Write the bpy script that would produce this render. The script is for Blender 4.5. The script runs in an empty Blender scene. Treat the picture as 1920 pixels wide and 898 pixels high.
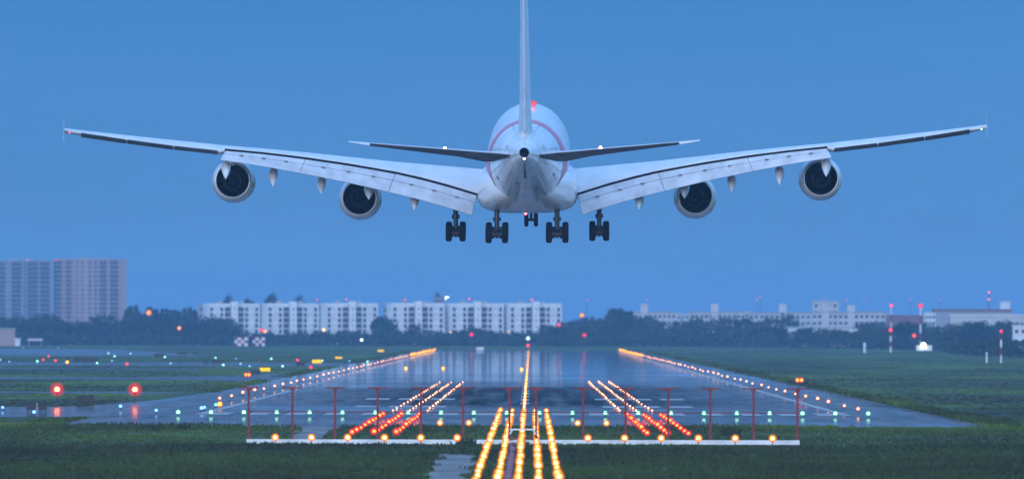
import bpy, math, random
from mathutils import Vector, Matrix
C = bpy.context.scene
COL = C.collection
R = math.radians
random.seed(7)

# ------------------------------------------------------------------ camera
F = 21700.0          # focal length in pixels of a 1920 wide frame
H = 7.9              # camera height, metres
VPX, VPY = 995.0, 614.0
ROLL = 0.12
cam_d = bpy.data.cameras.new('camera'); cam = bpy.data.objects.new('camera', cam_d); COL.objects.link(cam)
cam_d.sensor_width = 36; cam_d.lens = 36 * F / 1920
cam_d.clip_start = 1; cam_d.clip_end = 60000
cam_d.dof.use_dof = True; cam_d.dof.focus_distance = 1000; cam_d.dof.aperture_fstop = 1.45
pitch = math.atan((VPY - 449) / F); yaw = math.atan((VPX - 960) / F)
cam.matrix_world = (Matrix.Translation((0, 0, H)) @ Matrix.Rotation(yaw, 4, 'Z') @ Matrix.Rotation(R(90) + pitch, 4, 'X')
                    @ Matrix.Rotation(R(ROLL), 4, 'Z'))
C.camera = cam

# ------------------------------------------------------------------ world, sun, exposure
SUN_EL, SUN_AZ = 4.0, 200.0        # azimuth clockwise from +Y: behind the camera, a little to one side
w = bpy.data.worlds.new('World'); C.world = w; w.use_nodes = True
nt = w.node_tree; nt.nodes.clear()
out = nt.nodes.new('ShaderNodeOutputWorld'); bg = nt.nodes.new('ShaderNodeBackground')
sky = nt.nodes.new('ShaderNodeTexSky'); sky.sky_type = 'NISHITA'; sky.sun_disc = False
sky.sun_elevation = R(SUN_EL); sky.sun_rotation = R(SUN_AZ); sky.ozone_density = 4.0; sky.dust_density = 0.3; sky.air_density = 1.0
N_, L_ = nt.nodes.new, nt.links.new
tcw = N_('ShaderNodeTexCoord'); sepw = N_('ShaderNodeSeparateXYZ'); L_(tcw.outputs['Generated'], sepw.inputs[0])
el_ramp = N_('ShaderNodeValToRGB'); L_(sepw.outputs[2], el_ramp.inputs[0])       # dusk blue from the horizon up
SKY_STOPS = [(0.0, (0.84, 2.65, 5.8)), (0.028, (0.40, 1.98, 5.0)), (0.20, (1.9, 5.0, 11.5)), (1.0, (2.8, 6.2, 12.0))]
rp = el_ramp.color_ramp
rp.elements[0].position, rp.elements[1].position = SKY_STOPS[0][0], SKY_STOPS[-1][0]
rp.elements[0].color = (*[c / 14 for c in SKY_STOPS[0][1]], 1); rp.elements[1].color = (*[c / 14 for c in SKY_STOPS[-1][1]], 1)
for pos, c in SKY_STOPS[1:-1]: rp.elements.new(pos).color = (*[k / 14 for k in c], 1)
sc8 = N_('ShaderNodeVectorMath'); sc8.operation = 'SCALE'; sc8.inputs['Scale'].default_value = 14; L_(el_ramp.outputs[0], sc8.inputs[0])
back = N_('ShaderNodeMapRange'); back.inputs[1].default_value = 0.7; back.inputs[2].default_value = -0.2; L_(sepw.outputs[1], back.inputs[0])
afterglow = N_('ShaderNodeMixRGB'); afterglow.inputs[2].default_value = (6.0, 9.8, 16.0, 1); L_(back.outputs[0], afterglow.inputs[0]); L_(sc8.outputs[0], afterglow.inputs[1])
mixw = N_('ShaderNodeMixRGB'); mixw.inputs[0].default_value = 0.92; L_(sky.outputs[0], mixw.inputs[1]); L_(afterglow.outputs[0], mixw.inputs[2])
cl_map = N_('ShaderNodeMapping'); cl_map.inputs['Scale'].default_value = (9, 9, 60); L_(tcw.outputs['Generated'], cl_map.inputs[0])   # thin, barely seen cloud layers
cl_n = N_('ShaderNodeTexNoise'); cl_n.inputs['Scale'].default_value = 1.0; cl_n.inputs['Detail'].default_value = 4; L_(cl_map.outputs[0], cl_n.inputs['Vector'])
cl_r = N_('ShaderNodeMapRange'); cl_r.inputs[1].default_value = 0.3; cl_r.inputs[2].default_value = 0.7; cl_r.inputs[3].default_value = 0.92; cl_r.inputs[4].default_value = 1.08; L_(cl_n.outputs[0], cl_r.inputs[0])
cl_m = N_('ShaderNodeVectorMath'); cl_m.operation = 'SCALE'; L_(mixw.outputs[0], cl_m.inputs[0]); L_(cl_r.outputs[0], cl_m.inputs['Scale'])
L_(cl_m.outputs[0], bg.inputs[0])
bg.inputs[1].default_value = 0.12
nt.links.new(bg.outputs[0], out.inputs[0])
sd = bpy.data.lights.new('sun', 'SUN'); sun = bpy.data.objects.new('sun', sd); COL.objects.link(sun)
sd.energy = 1.2; sd.angle = R(22); sd.color = (1.0, 0.86, 0.80)
az, el = R(SUN_AZ), R(9.0)
sdir = Vector((math.sin(az) * math.cos(el), math.cos(az) * math.cos(el), math.sin(el)))
sun.rotation_euler = sdir.to_track_quat('Z', 'Y').to_euler(); sun.location = (0, -50, 60)
C.view_settings.view_transform = 'Standard'; C.view_settings.look = 'None'
C.view_settings.exposure = 0.0; C.view_settings.gamma = 1.0
C.cycles.max_bounces = 6; C.cycles.diffuse_bounces = 2; C.cycles.glossy_bounces = 3
C.cycles.transparent_max_bounces = 16; C.cycles.volume_bounces = 0
C.cycles.sample_clamp_indirect = 6.0
C.cycles.use_denoising = True

# ------------------------------------------------------------------ helpers
def unroll(px, py):
    a = R(ROLL); dx, dy = px - 960, py - 449
    return 960 + dx * math.cos(a) + dy * math.sin(a), 449 - dx * math.sin(a) + dy * math.cos(a)

def at(px, py, Y):
    "world point at depth Y seen at the given place of the photograph"
    px, py = unroll(px, py)
    return Vector(((px - VPX) * Y / F, Y, H - (py - VPY) * Y / F))

def G(px, py, z=0.0):
    "world point at height z (a lamp, a kerb) seen at the given place of the photograph"
    qx, qy = unroll(px, py)
    Y = F * (H - z) / (qy - VPY)
    return Vector(((qx - VPX) * Y / F, Y, z))

class MB:
    def __init__(s): s.v = []; s.f = []; s.m = []; s.s = []
    def add(s, vs, fs, mi=0, smooth=False):
        b = len(s.v); s.v += [tuple(v) for v in vs]
        for f in fs:
            s.f.append(tuple(i + b for i in f)); s.m.append(mi); s.s.append(smooth)
    def box(s, c, d, mi=0, rz=0.0):
        x, y, z = d[0] / 2, d[1] / 2, d[2] / 2; cs, sn = math.cos(rz), math.sin(rz)
        vs = []
        for i in (-1, 1):
            for j in (-1, 1):
                for k in (-1, 1):
                    a, b = i * x, j * y
                    vs.append((c[0] + a * cs - b * sn, c[1] + a * sn + b * cs, c[2] + k * z))
        s.add(vs, [(0, 1, 3, 2), (4, 6, 7, 5), (0, 4, 5, 1), (2, 3, 7, 6), (0, 2, 6, 4), (1, 5, 7, 3)], mi)
        return s
    def cyl(s, p0, p1, r0, r1=None, n=10, mi=0, caps=True):
        r1 = r0 if r1 is None else r1
        p0, p1 = Vector(p0), Vector(p1); d = (p1 - p0).normalized()
        u = d.orthogonal().normalized(); w_ = d.cross(u)
        ring = lambda p, r: [p + (u * math.cos(2 * math.pi * i / n) + w_ * math.sin(2 * math.pi * i / n)) * r for i in range(n)]
        vs = ring(p0, r0) + ring(p1, r1)
        s.add(vs, [(i, (i + 1) % n, n + (i + 1) % n, n + i) for i in range(n)], mi, True)
        if caps:
            s.add(vs[:n], [tuple(range(n - 1, -1, -1))], mi); s.add(vs[n:], [tuple(range(n))], mi)
        return s
    def ball(s, c, r, nu=10, nv=6, mi=0, sc=(1, 1, 1), half=False):
        vs = []; lo = 0.0 if half else -math.pi / 2
        for j in range(nv + 1):
            t = lo + (math.pi / 2 - lo) * j / nv
            for i in range(nu):
                p = 2 * math.pi * i / nu
                vs.append((c[0] + r * sc[0] * math.cos(t) * math.cos(p), c[1] + r * sc[1] * math.cos(t) * math.sin(p), c[2] + r * sc[2] * math.sin(t)))
        s.add(vs, [(j * nu + i, j * nu + (i + 1) % nu, (j + 1) * nu + (i + 1) % nu, (j + 1) * nu + i) for j in range(nv) for i in range(nu)], mi, True)
        return s
    def loft(s, rings, mi=0, caps=True, smooth=True, flip=False):
        n = len(rings[0]); vs = [p for r in rings for p in r]; fs = []
        for j in range(len(rings) - 1):
            for i in range(n):
                q = (j * n + i, j * n + (i + 1) % n, (j + 1) * n + (i + 1) % n, (j + 1) * n + i)
                fs.append(q[::-1] if flip else q)
        s.add(vs, fs, mi, smooth)
        if caps:
            s.add(rings[0], [tuple(range(n))[::-1] if not flip else tuple(range(n))], mi)
            s.add(rings[-1], [tuple(range(n)) if not flip else tuple(range(n))[::-1]], mi)
        return s
    def lathe(s, prof, c=(0, 0, 0), n=32, mi=0, smooth=True):
        "profile of (y, r) turned about the y axis"
        rings = [[(c[0] + r * math.cos(2 * math.pi * i / n), c[1] + y, c[2] + r * math.sin(2 * math.pi * i / n)) for i in range(n)] for y, r in prof]
        return s.loft(rings, mi, False, smooth)
    def mesh(s, name, mats):
        me = bpy.data.meshes.new(name); me.from_pydata(s.v, [], s.f)
        for m in (mats if isinstance(mats, (list, tuple)) else [mats]): me.materials.append(m)
        me.polygons.foreach_set('material_index', s.m); me.polygons.foreach_set('use_smooth', s.s)
        me.update(); return me
    def build(s, name, mats, parent=None, loc=(0, 0, 0), rz=0.0):
        o = bpy.data.objects.new(name, s.mesh(name, mats)); COL.objects.link(o)
        o.location = loc; o.rotation_euler = (0, 0, rz); o.parent = parent
        return o

def tag(o, label, cat, group=None, kind=None):
    o['label'] = label; o['category'] = cat
    if group: o['group'] = group
    if kind: o['kind'] = kind
    return o
def struct(o, kind='structure'): o['kind'] = kind; return o
def empty(name, loc, label, cat, group=None, rz=0.0):
    o = bpy.data.objects.new(name, None); COL.objects.link(o); o.location = loc; o.rotation_euler = (0, 0, rz); o.empty_display_size = 0.2
    return tag(o, label, cat, group)
def copy_tree(o, loc=None, label=None, group=None, rz=None, parent=None):
    c = o.copy(); COL.objects.link(c)
    if parent is not None: c.parent = parent
    if loc is not None: c.location = loc
    if rz is not None: c.rotation_euler = (0, 0, rz)
    if label: c['label'] = label
    if group: c['group'] = group
    for ch in list(o.children): copy_tree(ch, parent=c)
    return c
_ONES = ['', 'first', 'second', 'third', 'fourth', 'fifth', 'sixth', 'seventh', 'eighth', 'ninth', 'tenth', 'eleventh', 'twelfth', 'thirteenth',
         'fourteenth', 'fifteenth', 'sixteenth', 'seventeenth', 'eighteenth', 'nineteenth']
_TENS = {2: ('twentieth', 'twenty'), 3: ('thirtieth', 'thirty'), 4: ('fortieth', 'forty'), 5: ('fiftieth', 'fifty'), 6: ('sixtieth', 'sixty'),
         7: ('seventieth', 'seventy'), 8: ('eightieth', 'eighty'), 9: ('ninetieth', 'ninety')}
def nth(n):
    if n < 20: return _ONES[n]
    if n >= 100: return 'hundredth' if n == 100 else 'hundred-and-' + nth(n - 100)
    t, o = divmod(n, 10)
    return _TENS[t][0] if o == 0 else _TENS[t][1] + '-' + _ONES[o]

# ------------------------------------------------------------------ materials
def mat(name, col, rough=0.6, spec=0.5, metal=0.0, var=0.0, scale=1.0, stretch=(1, 1, 1), coat=0.0):
    m = bpy.data.materials.new(name); m.use_nodes = True; n = m.node_tree.nodes; l = m.node_tree.links
    b = n['Principled BSDF']
    b.inputs['Base Color'].default_value = (*col, 1); b.inputs['Roughness'].default_value = rough
    b.inputs['Specular IOR Level'].default_value = spec; b.inputs['Metallic'].default_value = metal
    b.inputs['Coat Weight'].default_value = coat
    if var:
        tc = n.new('ShaderNodeTexCoord'); mp = n.new('ShaderNodeMapping'); mp.inputs['Scale'].default_value = stretch
        nz = n.new('ShaderNodeTexNoise'); nz.inputs['Scale'].default_value = scale; nz.inputs['Detail'].default_value = 5
        cr = n.new('ShaderNodeValToRGB'); cr.color_ramp.elements[0].position = 0.3; cr.color_ramp.elements[1].position = 0.7
        cr.color_ramp.elements[0].color = (*[c * (1 - var) for c in col], 1); cr.color_ramp.elements[1].color = (*[min(1, c * (1 + var)) for c in col], 1)
        l.new(tc.outputs['Object'], mp.inputs[0]); l.new(mp.outputs[0], nz.inputs['Vector']); l.new(nz.outputs[0], cr.inputs[0]); l.new(cr.outputs[0], b.inputs['Base Color'])
    return m
def glow(name, col, strength):
    m = bpy.data.materials.new(name); m.use_nodes = True; n = m.node_tree.nodes; n.clear()
    o = n.new('ShaderNodeOutputMaterial'); e = n.new('ShaderNodeEmission'); e.inputs[0].default_value = (*col, 1); e.inputs[1].default_value = strength
    m.node_tree.links.new(e.outputs[0], o.inputs[0]); return m
def halo(name, col, strength, cover):
    "tinted frosted shell imitating lamp bloom round a bulb: part see-through, part glowing"
    m = bpy.data.materials.new(name); m.use_nodes = True; n = m.node_tree.nodes; n.clear(); l = m.node_tree.links
    o = n.new('ShaderNodeOutputMaterial'); e = n.new('ShaderNodeEmission'); e.inputs[0].default_value = (*col, 1); e.inputs[1].default_value = strength
    t = n.new('ShaderNodeBsdfTransparent'); x = n.new('ShaderNodeMixShader'); x.inputs[0].default_value = cover
    l.new(t.outputs[0], x.inputs[1]); l.new(e.outputs[0], x.inputs[2]); l.new(x.outputs[0], o.inputs[0])
    m.cycles.emission_sampling = 'NONE'
    return m

M = {}
M['paint'] = mat('aircraft_white_paint', (0.74, 0.75, 0.77), 0.28, 0.5, var=0.13, scale=0.9, stretch=(1, 0.10, 1), coat=0.4)
M['wing_grey'] = mat('aircraft_wing_grey', (0.60, 0.62, 0.66), 0.38, 0.5, var=0.10, scale=0.7, stretch=(1, 0.3, 1))
M['flap_grey'] = mat('flap_grey', (0.52, 0.53, 0.57), 0.42, 0.5, var=0.18, scale=0.9, stretch=(1, 0.4, 1))
M['under_grey'] = mat('shade_and_fitting_grey', (0.17, 0.17, 0.19), 0.6, 0.4, var=0.35, scale=0.5, stretch=(1, 1, 1))  # aileron and elevator underside shade put in this grey; fittings use it too
M['cove_shade'] = mat('cove_shade_black', (0.012, 0.012, 0.014), 0.8, 0.1)  # black stands for the shade in the flap gap
M['duct'] = mat('engine_duct_black', (0.006, 0.006, 0.008), 0.8, 0.05)
M['nozzle'] = mat('nozzle_metal', (0.018, 0.018, 0.021), 0.55, 0.25)
M['lip'] = mat('nacelle_metal', (0.55, 0.56, 0.58), 0.25, 0.5, metal=0.6)
M['tyre'] = mat('tyre_rubber', (0.010, 0.010, 0.011), 0.9, 0.1)
M['gear'] = mat('gear_steel', (0.022, 0.022, 0.025), 0.4, 0.5)
M['joint'] = mat('panel_joint_grey', (0.20, 0.20, 0.22), 0.6)
M['soot'] = mat('sooty_white_paint', (0.50, 0.51, 0.54), 0.5, var=0.2, scale=1.2)
M['stripe'] = mat('livery_red', (0.55, 0.14, 0.22), 0.4)
M['red_paint'] = mat('red_paint', (0.20, 0.022, 0.022), 0.65, var=0.3, scale=3)
M['white_paint'] = mat('white_paint', (0.70, 0.71, 0.73), 0.6, var=0.22, scale=0.8)
M['housing'] = mat('lamp_housing', (0.06, 0.06, 0.05), 0.5, metal=0.3)
M['yellow_metal'] = mat('yellow_fitting', (0.5, 0.36, 0.05), 0.5)
M['sign_black'] = mat('sign_black', (0.012, 0.012, 0.014), 0.5)
M['wood_brown'] = mat('bark', (0.05, 0.04, 0.03), 0.9, var=0.3, scale=2)
M['concrete'] = mat('concrete', (0.28, 0.27, 0.26), 0.85, var=0.15, scale=0.4)
M['wall_white'] = mat('white_render_wall', (0.68, 0.70, 0.74), 0.8, var=0.16, scale=0.25)
M['wall_tan'] = mat('tan_render_wall', (0.36, 0.26, 0.24), 0.85, var=0.08, scale=0.15)
M['wall_grey'] = mat('grey_render_wall', (0.30, 0.31, 0.34), 0.85, var=0.08, scale=0.15)
M['wall_pale'] = mat('dull_pale_wall', (0.46, 0.47, 0.50), 0.85, var=0.16, scale=0.2)
M['wall_shade'] = mat('dark_grey_render_wall', (0.22, 0.22, 0.25), 0.85, var=0.08, scale=0.15)
M['pane'] = mat('window_glass', (0.02, 0.025, 0.035), 0.15, 0.5)
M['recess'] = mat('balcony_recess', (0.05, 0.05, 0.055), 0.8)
M['roof_dark'] = mat('dark_roof', (0.07, 0.07, 0.08), 0.8, var=0.15, scale=0.2)
M['roof_red'] = mat('reddish_roof', (0.20, 0.09, 0.07), 0.8, var=0.15, scale=0.2)
M['roof_pale'] = mat('pale_metal_roof', (0.48, 0.49, 0.52), 0.5, var=0.08, scale=0.1)
M['roof_blue'] = mat('blue_metal_roof', (0.30, 0.38, 0.48), 0.5, var=0.08, scale=0.1)

# bulbs and halos: a bright bulb in inner and outer glowing shells that imitate its bloom
def lamp_set(n_, core, k, inner, outer, cov=(0.5, 0.28), st=(3.0, 1.1)):
    return (glow(n_ + '_bulb', core, k), [halo(n_ + '_inner_halo', inner, st[0], cov[0]), halo(n_ + '_halo', outer, st[1], cov[1])])
LAMP = {
    'amber': lamp_set('amber', (1.0, 0.66, 0.28), 18, (1.0, 0.46, 0.07), (1.0, 0.26, 0.01), (.5, .33), (3.2, 1.3)),
    'warm': lamp_set('warm', (1.0, 0.60, 0.40), 15, (1.0, 0.40, 0.18), (1.0, 0.20, 0.04)),
    'gold': lamp_set('gold', (1.0, 0.50, 0.06), 12, (1.0, 0.36, 0.02), (1.0, 0.20, 0.0)),
    'red': lamp_set('red', (1.0, 0.36, 0.05), 9, (1.0, 0.06, 0.03), (1.0, 0.01, 0.03)),
    'ruby': lamp_set('ruby', (1.0, 0.07, 0.12), 6, (1.0, 0.03, 0.06), (1.0, 0.01, 0.04), (.4, .2)),
    'green': lamp_set('green', (0.50, 1.0, 0.80), 7, (0.15, 0.9, 0.6), (0.03, 0.7, 0.45), (.4, .2), (1.6, .8)),
    'blue': lamp_set('blue', (0.25, 0.55, 1.0), 4, (0.1, 0.35, 1.0), (0.04, 0.2, 1.0), (.3, .12), (1.3, .7)),
    'white': lamp_set('white', (0.9, 1.0, 0.86), 20, (0.7, 1.0, 0.85), (0.4, 0.8, 0.8)),
    'beam': lamp_set('beam', (1.0, 0.34, 0.14), 14, (1.0, 0.10, 0.06), (1.0, 0.01, 0.03), (.5, .07), (3.0, 1.5)),
}
def shells(c, r0, r1, nu=12, nv=8):  # nested glowing shells, fading outward like bloom round the bulb
    if r1 > .8:
        b = MB().ball(c, r0 * 1.12, 16, 10, 0)
        for k in range(5): b.ball(c, r0 * 1.3 + (r1 - r0 * 1.3) * k / 4, 18, 12, 1)
        return b
    b = MB().ball(c, r0 + (r1 - r0) * .3, nu, nv, 0).ball(c, r1, nu, nv, 1)
    return b.ball(c, r0 + (r1 - r0) * .65, nu, nv, 1)
M['belly_beacon'] = glow('red_beacon_flash', (1.0, 0.04, 0.05), 25)
M['flood'] = glow('floodlit_panel', (0.85, 1.0, 0.85), 5)
M['sign_yellow'] = glow('lit_yellow_panel', (1.0, 0.62, 0.0), 1.5)

# ------------------------------------------------------------------ pavement and grass materials
def asphalt_mat(name, base, wet_from, wet_to, lo, hi, rubber=False, film=0.035):
    "asphalt partly covered by a water film in long streaks; rubber marks darken the touchdown zone"
    m = bpy.data.materials.new(name); m.use_nodes = True; n = m.node_tree.nodes; l = m.node_tree.links; b = n['Principled BSDF']
    def math_(op, a, c):
        k = n.new('ShaderNodeMath'); k.operation = op
        for i, v in enumerate((a, c)):
            if isinstance(v, (int, float)): k.inputs[i].default_value = v
            else: l.new(v, k.inputs[i])
        return k.outputs[0]
    def rng(src, a, c, d=0.0, f=1.0):
        k = n.new('ShaderNodeMapRange'); l.new(src, k.inputs[0])
        for i, v in zip((1, 2, 3, 4), (a, c, d, f)): k.inputs[i].default_value = v
        return k.outputs[0]
    tc = n.new('ShaderNodeTexCoord'); sep = n.new('ShaderNodeSeparateXYZ'); l.new(tc.outputs['Object'], sep.inputs[0])
    def noise(sx, sy, det=5):
        mp = n.new('ShaderNodeMapping'); mp.inputs['Scale'].default_value = (sx, sy, 1); l.new(tc.outputs['Object'], mp.inputs[0])
        k = n.new('ShaderNodeTexNoise'); k.inputs['Scale'].default_value = 1; k.inputs['Detail'].default_value = det; k.inputs['Roughness'].default_value = 0.62; l.new(mp.outputs[0], k.inputs['Vector']); return k.outputs[0]
    wet = math_('ADD', math_('MULTIPLY', math_('SUBTRACT', noise(0.03, 0.006, 7), 0.5), 2.3), rng(sep.outputs[1], wet_from, wet_to, 0.0, 1.0))
    fac = rng(wet, 0.1, 0.9, lo, hi)
    c2 = n.new('ShaderNodeValToRGB'); c2.color_ramp.elements[0].position = 0.3; c2.color_ramp.elements[1].position = 0.72
    c2.color_ramp.elements[0].color = (*[x * 0.55 for x in base], 1); c2.color_ramp.elements[1].color = (*[x * 1.4 for x in base], 1)
    l.new(noise(0.35, 0.02), c2.inputs[0]); colr = c2.outputs[0]
    if rubber:
        zone = math_('MULTIPLY', rng(sep.outputs[1], 1105, 1190), rng(sep.outputs[1], 1500, 1720, 1, 0))
        absx = math_('ABSOLUTE', sep.outputs[0], 0); zone = math_('MULTIPLY', zone, rng(absx, 12, 29, 1, 0))
        rub = math_('MULTIPLY', zone, rng(noise(0.55, 0.006, 6), 0.2, 0.58, 0.25, 1.0))
        mx = n.new('ShaderNodeMixRGB'); mx.inputs[2].default_value = (0.014, 0.014, 0.016, 1); l.new(rub, mx.inputs[0]); l.new(colr, mx.inputs[1]); colr = mx.outputs[0]
        fac = math_('MULTIPLY', fac, rng(rub, 0, 1, 1.0, 0.35))
    l.new(colr, b.inputs['Base Color']); b.inputs['Roughness'].default_value = film
    d = n.new('ShaderNodeBsdfDiffuse'); l.new(colr, d.inputs[0]); x = n.new('ShaderNodeMixShader'); l.new(fac, x.inputs[0]); l.new(d.outputs[0], x.inputs[1]); l.new(b.outputs[0], x.inputs[2])
    l.new(x.outputs[0], n['Material Output'].inputs['Surface'])
    return m
M['asphalt'] = asphalt_mat('wet_runway_asphalt', (0.125, 0.125, 0.135), 1300, 2100, 0.26, 0.95, True)
M['taxi'] = asphalt_mat('damp_taxiway_asphalt', (0.11, 0.11, 0.115), 500, 4000, 0.15, 0.4, film=0.12)
M['puddled'] = asphalt_mat('puddled_taxiway_asphalt', (0.12, 0.12, 0.125), 600, 1300, 0.28, 0.5)
M['pad'] = mat('worn_concrete_pad', (0.17, 0.165, 0.16), 0.8, 0.12, var=0.35, scale=0.5, stretch=(1, .12, 1))
M['marking'] = mat('worn_white_marking', (0.25, 0.25, 0.26), 0.6, var=0.3, scale=0.3)
M['rubber'] = mat('rubber_deposit', (0.022, 0.022, 0.024), 0.45, 0.35, var=0.3, scale=0.05)

def grass_mat(name, c0, c1, c2, scale=(0.028, 0.006, 1)):
    m = bpy.data.materials.new(name); m.use_nodes = True; n = m.node_tree.nodes; l = m.node_tree.links; b = n['Principled BSDF']
    c0, c1, c2 = [tuple(k * 0.80 for k in c) for c in (c0, c1, c2)]
    b.inputs['Roughness'].default_value = 0.9; b.inputs['Specular IOR Level'].default_value = 0.1
    g = n.new('ShaderNodeNewGeometry'); mp = n.new('ShaderNodeMapping'); mp.inputs['Scale'].default_value = scale; l.new(g.outputs['Position'], mp.inputs[0])
    nz = n.new('ShaderNodeTexNoise'); nz.inputs['Scale'].default_value = 1.0; nz.inputs['Detail'].default_value = 7; nz.inputs['Roughness'].default_value = 0.6
    l.new(mp.outputs[0], nz.inputs['Vector'])
    cr = n.new('ShaderNodeValToRGB'); e = cr.color_ramp.elements; e[0].position = 0.39; e[0].color = (*c0, 1); e[1].position = 0.62; e[1].color = (*c2, 1)
    k = e.new(0.5); k.color = (*c1, 1)
    l.new(nz.outputs[0], cr.inputs[0]); l.new(cr.outputs[0], b.inputs['Base Color'])
    return m
M['ground'] = grass_mat('grassland', (0.050, 0.062, 0.030), (0.068, 0.096, 0.034), (0.105, 0.170, 0.034))
M['blade'] = grass_mat('grass_blades', (0.056, 0.072, 0.032), (0.078, 0.112, 0.036), (0.125, 0.195, 0.036), (0.028, 0.006, 1))
M['long_blade'] = grass_mat('long_grass_blades', (0.044, 0.054, 0.030), (0.060, 0.082, 0.034), (0.078, 0.112, 0.036), (0.04, 0.01, 1))
M['leaf'] = mat('tree_leaves', (0.028, 0.048, 0.020), 0.7, 0.2, var=0.45, scale=0.5)
M['leaf_olive'] = mat('olive_tree_leaves', (0.042, 0.052, 0.020), 0.7, 0.2, var=0.45, scale=0.5)
M['leaf_far'] = mat('dark_leaves', (0.020, 0.034, 0.018), 0.7, 0.2, var=0.4, scale=0.3)

# ------------------------------------------------------------------ ground, runway, taxiways
def grid_sheet(name, x0, x1, y0, y1, nx, ny, z, m):
    b = MB(); vs = [(x0 + (x1 - x0) * i / nx, y0 + (y1 - y0) * j / ny, z) for j in range(ny + 1) for i in range(nx + 1)]
    b.add(vs, [(j * (nx + 1) + i, j * (nx + 1) + i + 1, (j + 1) * (nx + 1) + i + 1, (j + 1) * (nx + 1) + i) for j in range(ny) for i in range(nx)])
    return b.build(name, m)
struct(grid_sheet('ground', -4000, 4000, -300, 20000, 40, 100, 0, M['ground']))

X0 = -0.6                     # runway centreline
RW = 37.6                     # half width with shoulders
def poly(name, pts, z, m):
    b = MB(); b.add([(p[0], p[1], z) for p in pts], [tuple(range(len(pts)))]); return struct(b.build(name, m))
NEAR, FAR = 921.0, 3960.0
b = MB(); seg = 60
ys = [NEAR + (FAR - NEAR) * i / seg for i in range(seg + 1)]
b.add([(X0 + s_ * RW, y, 0.02) for y in ys for s_ in (-1, 1)], [(2 * i, 2 * i + 1, 2 * i + 3, 2 * i + 2) for i in range(seg)])
struct(b.build('runway', M['asphalt']))
XL = X0 - RW
# taxiway with fillets leaving the runway on the left, and further strips across the field
poly('taxiway', [(XL - 0.02, 1016), (-44, 1012), (-60, 1010), (-400, 1005), (-400, 1126), (-46.5, 1136), (-43.0, 1180), (-40.5, 1250), (XL - 0.02, 1400)], 0.02, M['puddled'])
poly('taxiway', [(XL - 0.02, 1620), (-46, 1720), (-70, 1740), (-500, 1745), (-500, 1815), (-60, 1820), (-50, 1880), (XL - 0.02, 2060)], 0.02, M['taxi'])
poly('taxiway', [(-40, 1372), (-500, 1372), (-500, 1412), (-47, 1412)], 0.016, M['taxi'])
poly('taxiway', [(-60, 2135), (-600, 2135), (-600, 2190), (-64, 2190)], 0.02, M['taxi'])
poly('taxiway', [(XL - 0.02, 2330), (-600, 2440), (-600, 2490), (XL - 0.02, 2560)], 0.02, M['taxi'])
poly('apron', [(-85, 3150), (-700, 3000), (-700, 4100), (-150, 4100)], 0.02, M['taxi'])
poly('path', [(-16.4, 785), (-15.0, 785), (-14.9, 828), (-15.5, 890), (-14.6, 920.6), (-20.5, 920.6), (-18.2, 895), (-17.1, 828)], 0.012, M['pad'])
pa = [G(800, 905), G(880, 905), G(898, 876), G(890, 854), G(825, 850), G(808, 872)]
poly('concrete_pad', pa, 0.012, M['pad'])
# white paint: threshold bars, second and third sets of stripes, side stripes
b = MB()
def bar(xc, y0, wd, ln, z=0.036): b.add([(xc - wd / 2, y0, z), (xc + wd / 2, y0, z), (xc + wd / 2, y0 + ln, z), (xc - wd / 2, y0 + ln, z)], [(0, 1, 2, 3)])
for s_ in (-1, 1):
    for i in range(8): bar(X0 + s_ * (3.4 + 3.45 * i), 1040, 1.8, 30)
    for i in range(3): bar(X0 + s_ * (9.0 + 3.3 * i), 1142, 2.4, 24)
    for i in range(3): bar(X0 + s_ * (9.0 + 3.6 * i), 1262, 2.6, 26)
    for k in range(40): bar(X0 + s_ * 29.2, 1045 + 70 * k, 0.9, 69)
for k in range(48): bar(X0, 1190 + 58 * k, 0.9, 30)
struct(b.build('runway_marking', M['marking']))
# ------------------------------------------------------------------ haze: the damp evening air
hz = bpy.data.materials.new('evening_haze'); hz.use_nodes = True; n = hz.node_tree.nodes; n.clear()
o_ = n.new('ShaderNodeOutputMaterial'); v_ = n.new('ShaderNodeVolumePrincipled')
v_.inputs['Color'].default_value = (0.26, 0.53, 0.84, 1); v_.inputs['Density'].default_value = 7.8e-5; v_.inputs['Anisotropy'].default_value = 0.0
hz.node_tree.links.new(v_.outputs[0], o_.inputs['Volume'])
b = MB(); b.box((0, 9850, 31), (8100, 20500, 64)); struct(b.build('haze', hz), 'stuff')

# ------------------------------------------------------------------ lamps
def lamp_proto(kind, r_core, r_halo, height, name, stem=0.02, parts=True, base=0.10):
    core, lens = LAMP[kind]  # lens: halo materials for the glowing shells that imitate bloom
    root = bpy.data.objects.new(name, None); COL.objects.link(root); root.empty_display_size = 0.1
    b = MB(); b.cyl((0, 0, 0), (0, 0, 0.04), base, base * 0.8, 10); b.cyl((0, 0, 0.04), (0, 0, max(0.06, height - r_core)), stem, stem, 8)
    b.cyl((0, 0.02, height - r_core * 1.3), (0, 0.02, height - r_core * 0.75), r_core * 0.7, r_core * 0.8, 10)
    if height < 0.2: b = MB().cyl((0, 0, 0), (0, 0, 0.03), base, base * 0.8, 10)
    b.build('lamp_base', M['housing'], root)
    MB().ball((0, 0, height), r_core, 10, 6).build('bulb', core, root)
    shells((0, 0, height), r_core, r_halo).build('lens', lens, root)  # lens: glowing shells imitating the bulb's bloom
    return root
PLACED = {}
def kind_varies(n_): return n_.split('.')[0] in ('runway_edge_light', 'touchdown_light', 'centreline_light', 'side_row_light', 'taxiway_light', 'approach_light')
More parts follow.
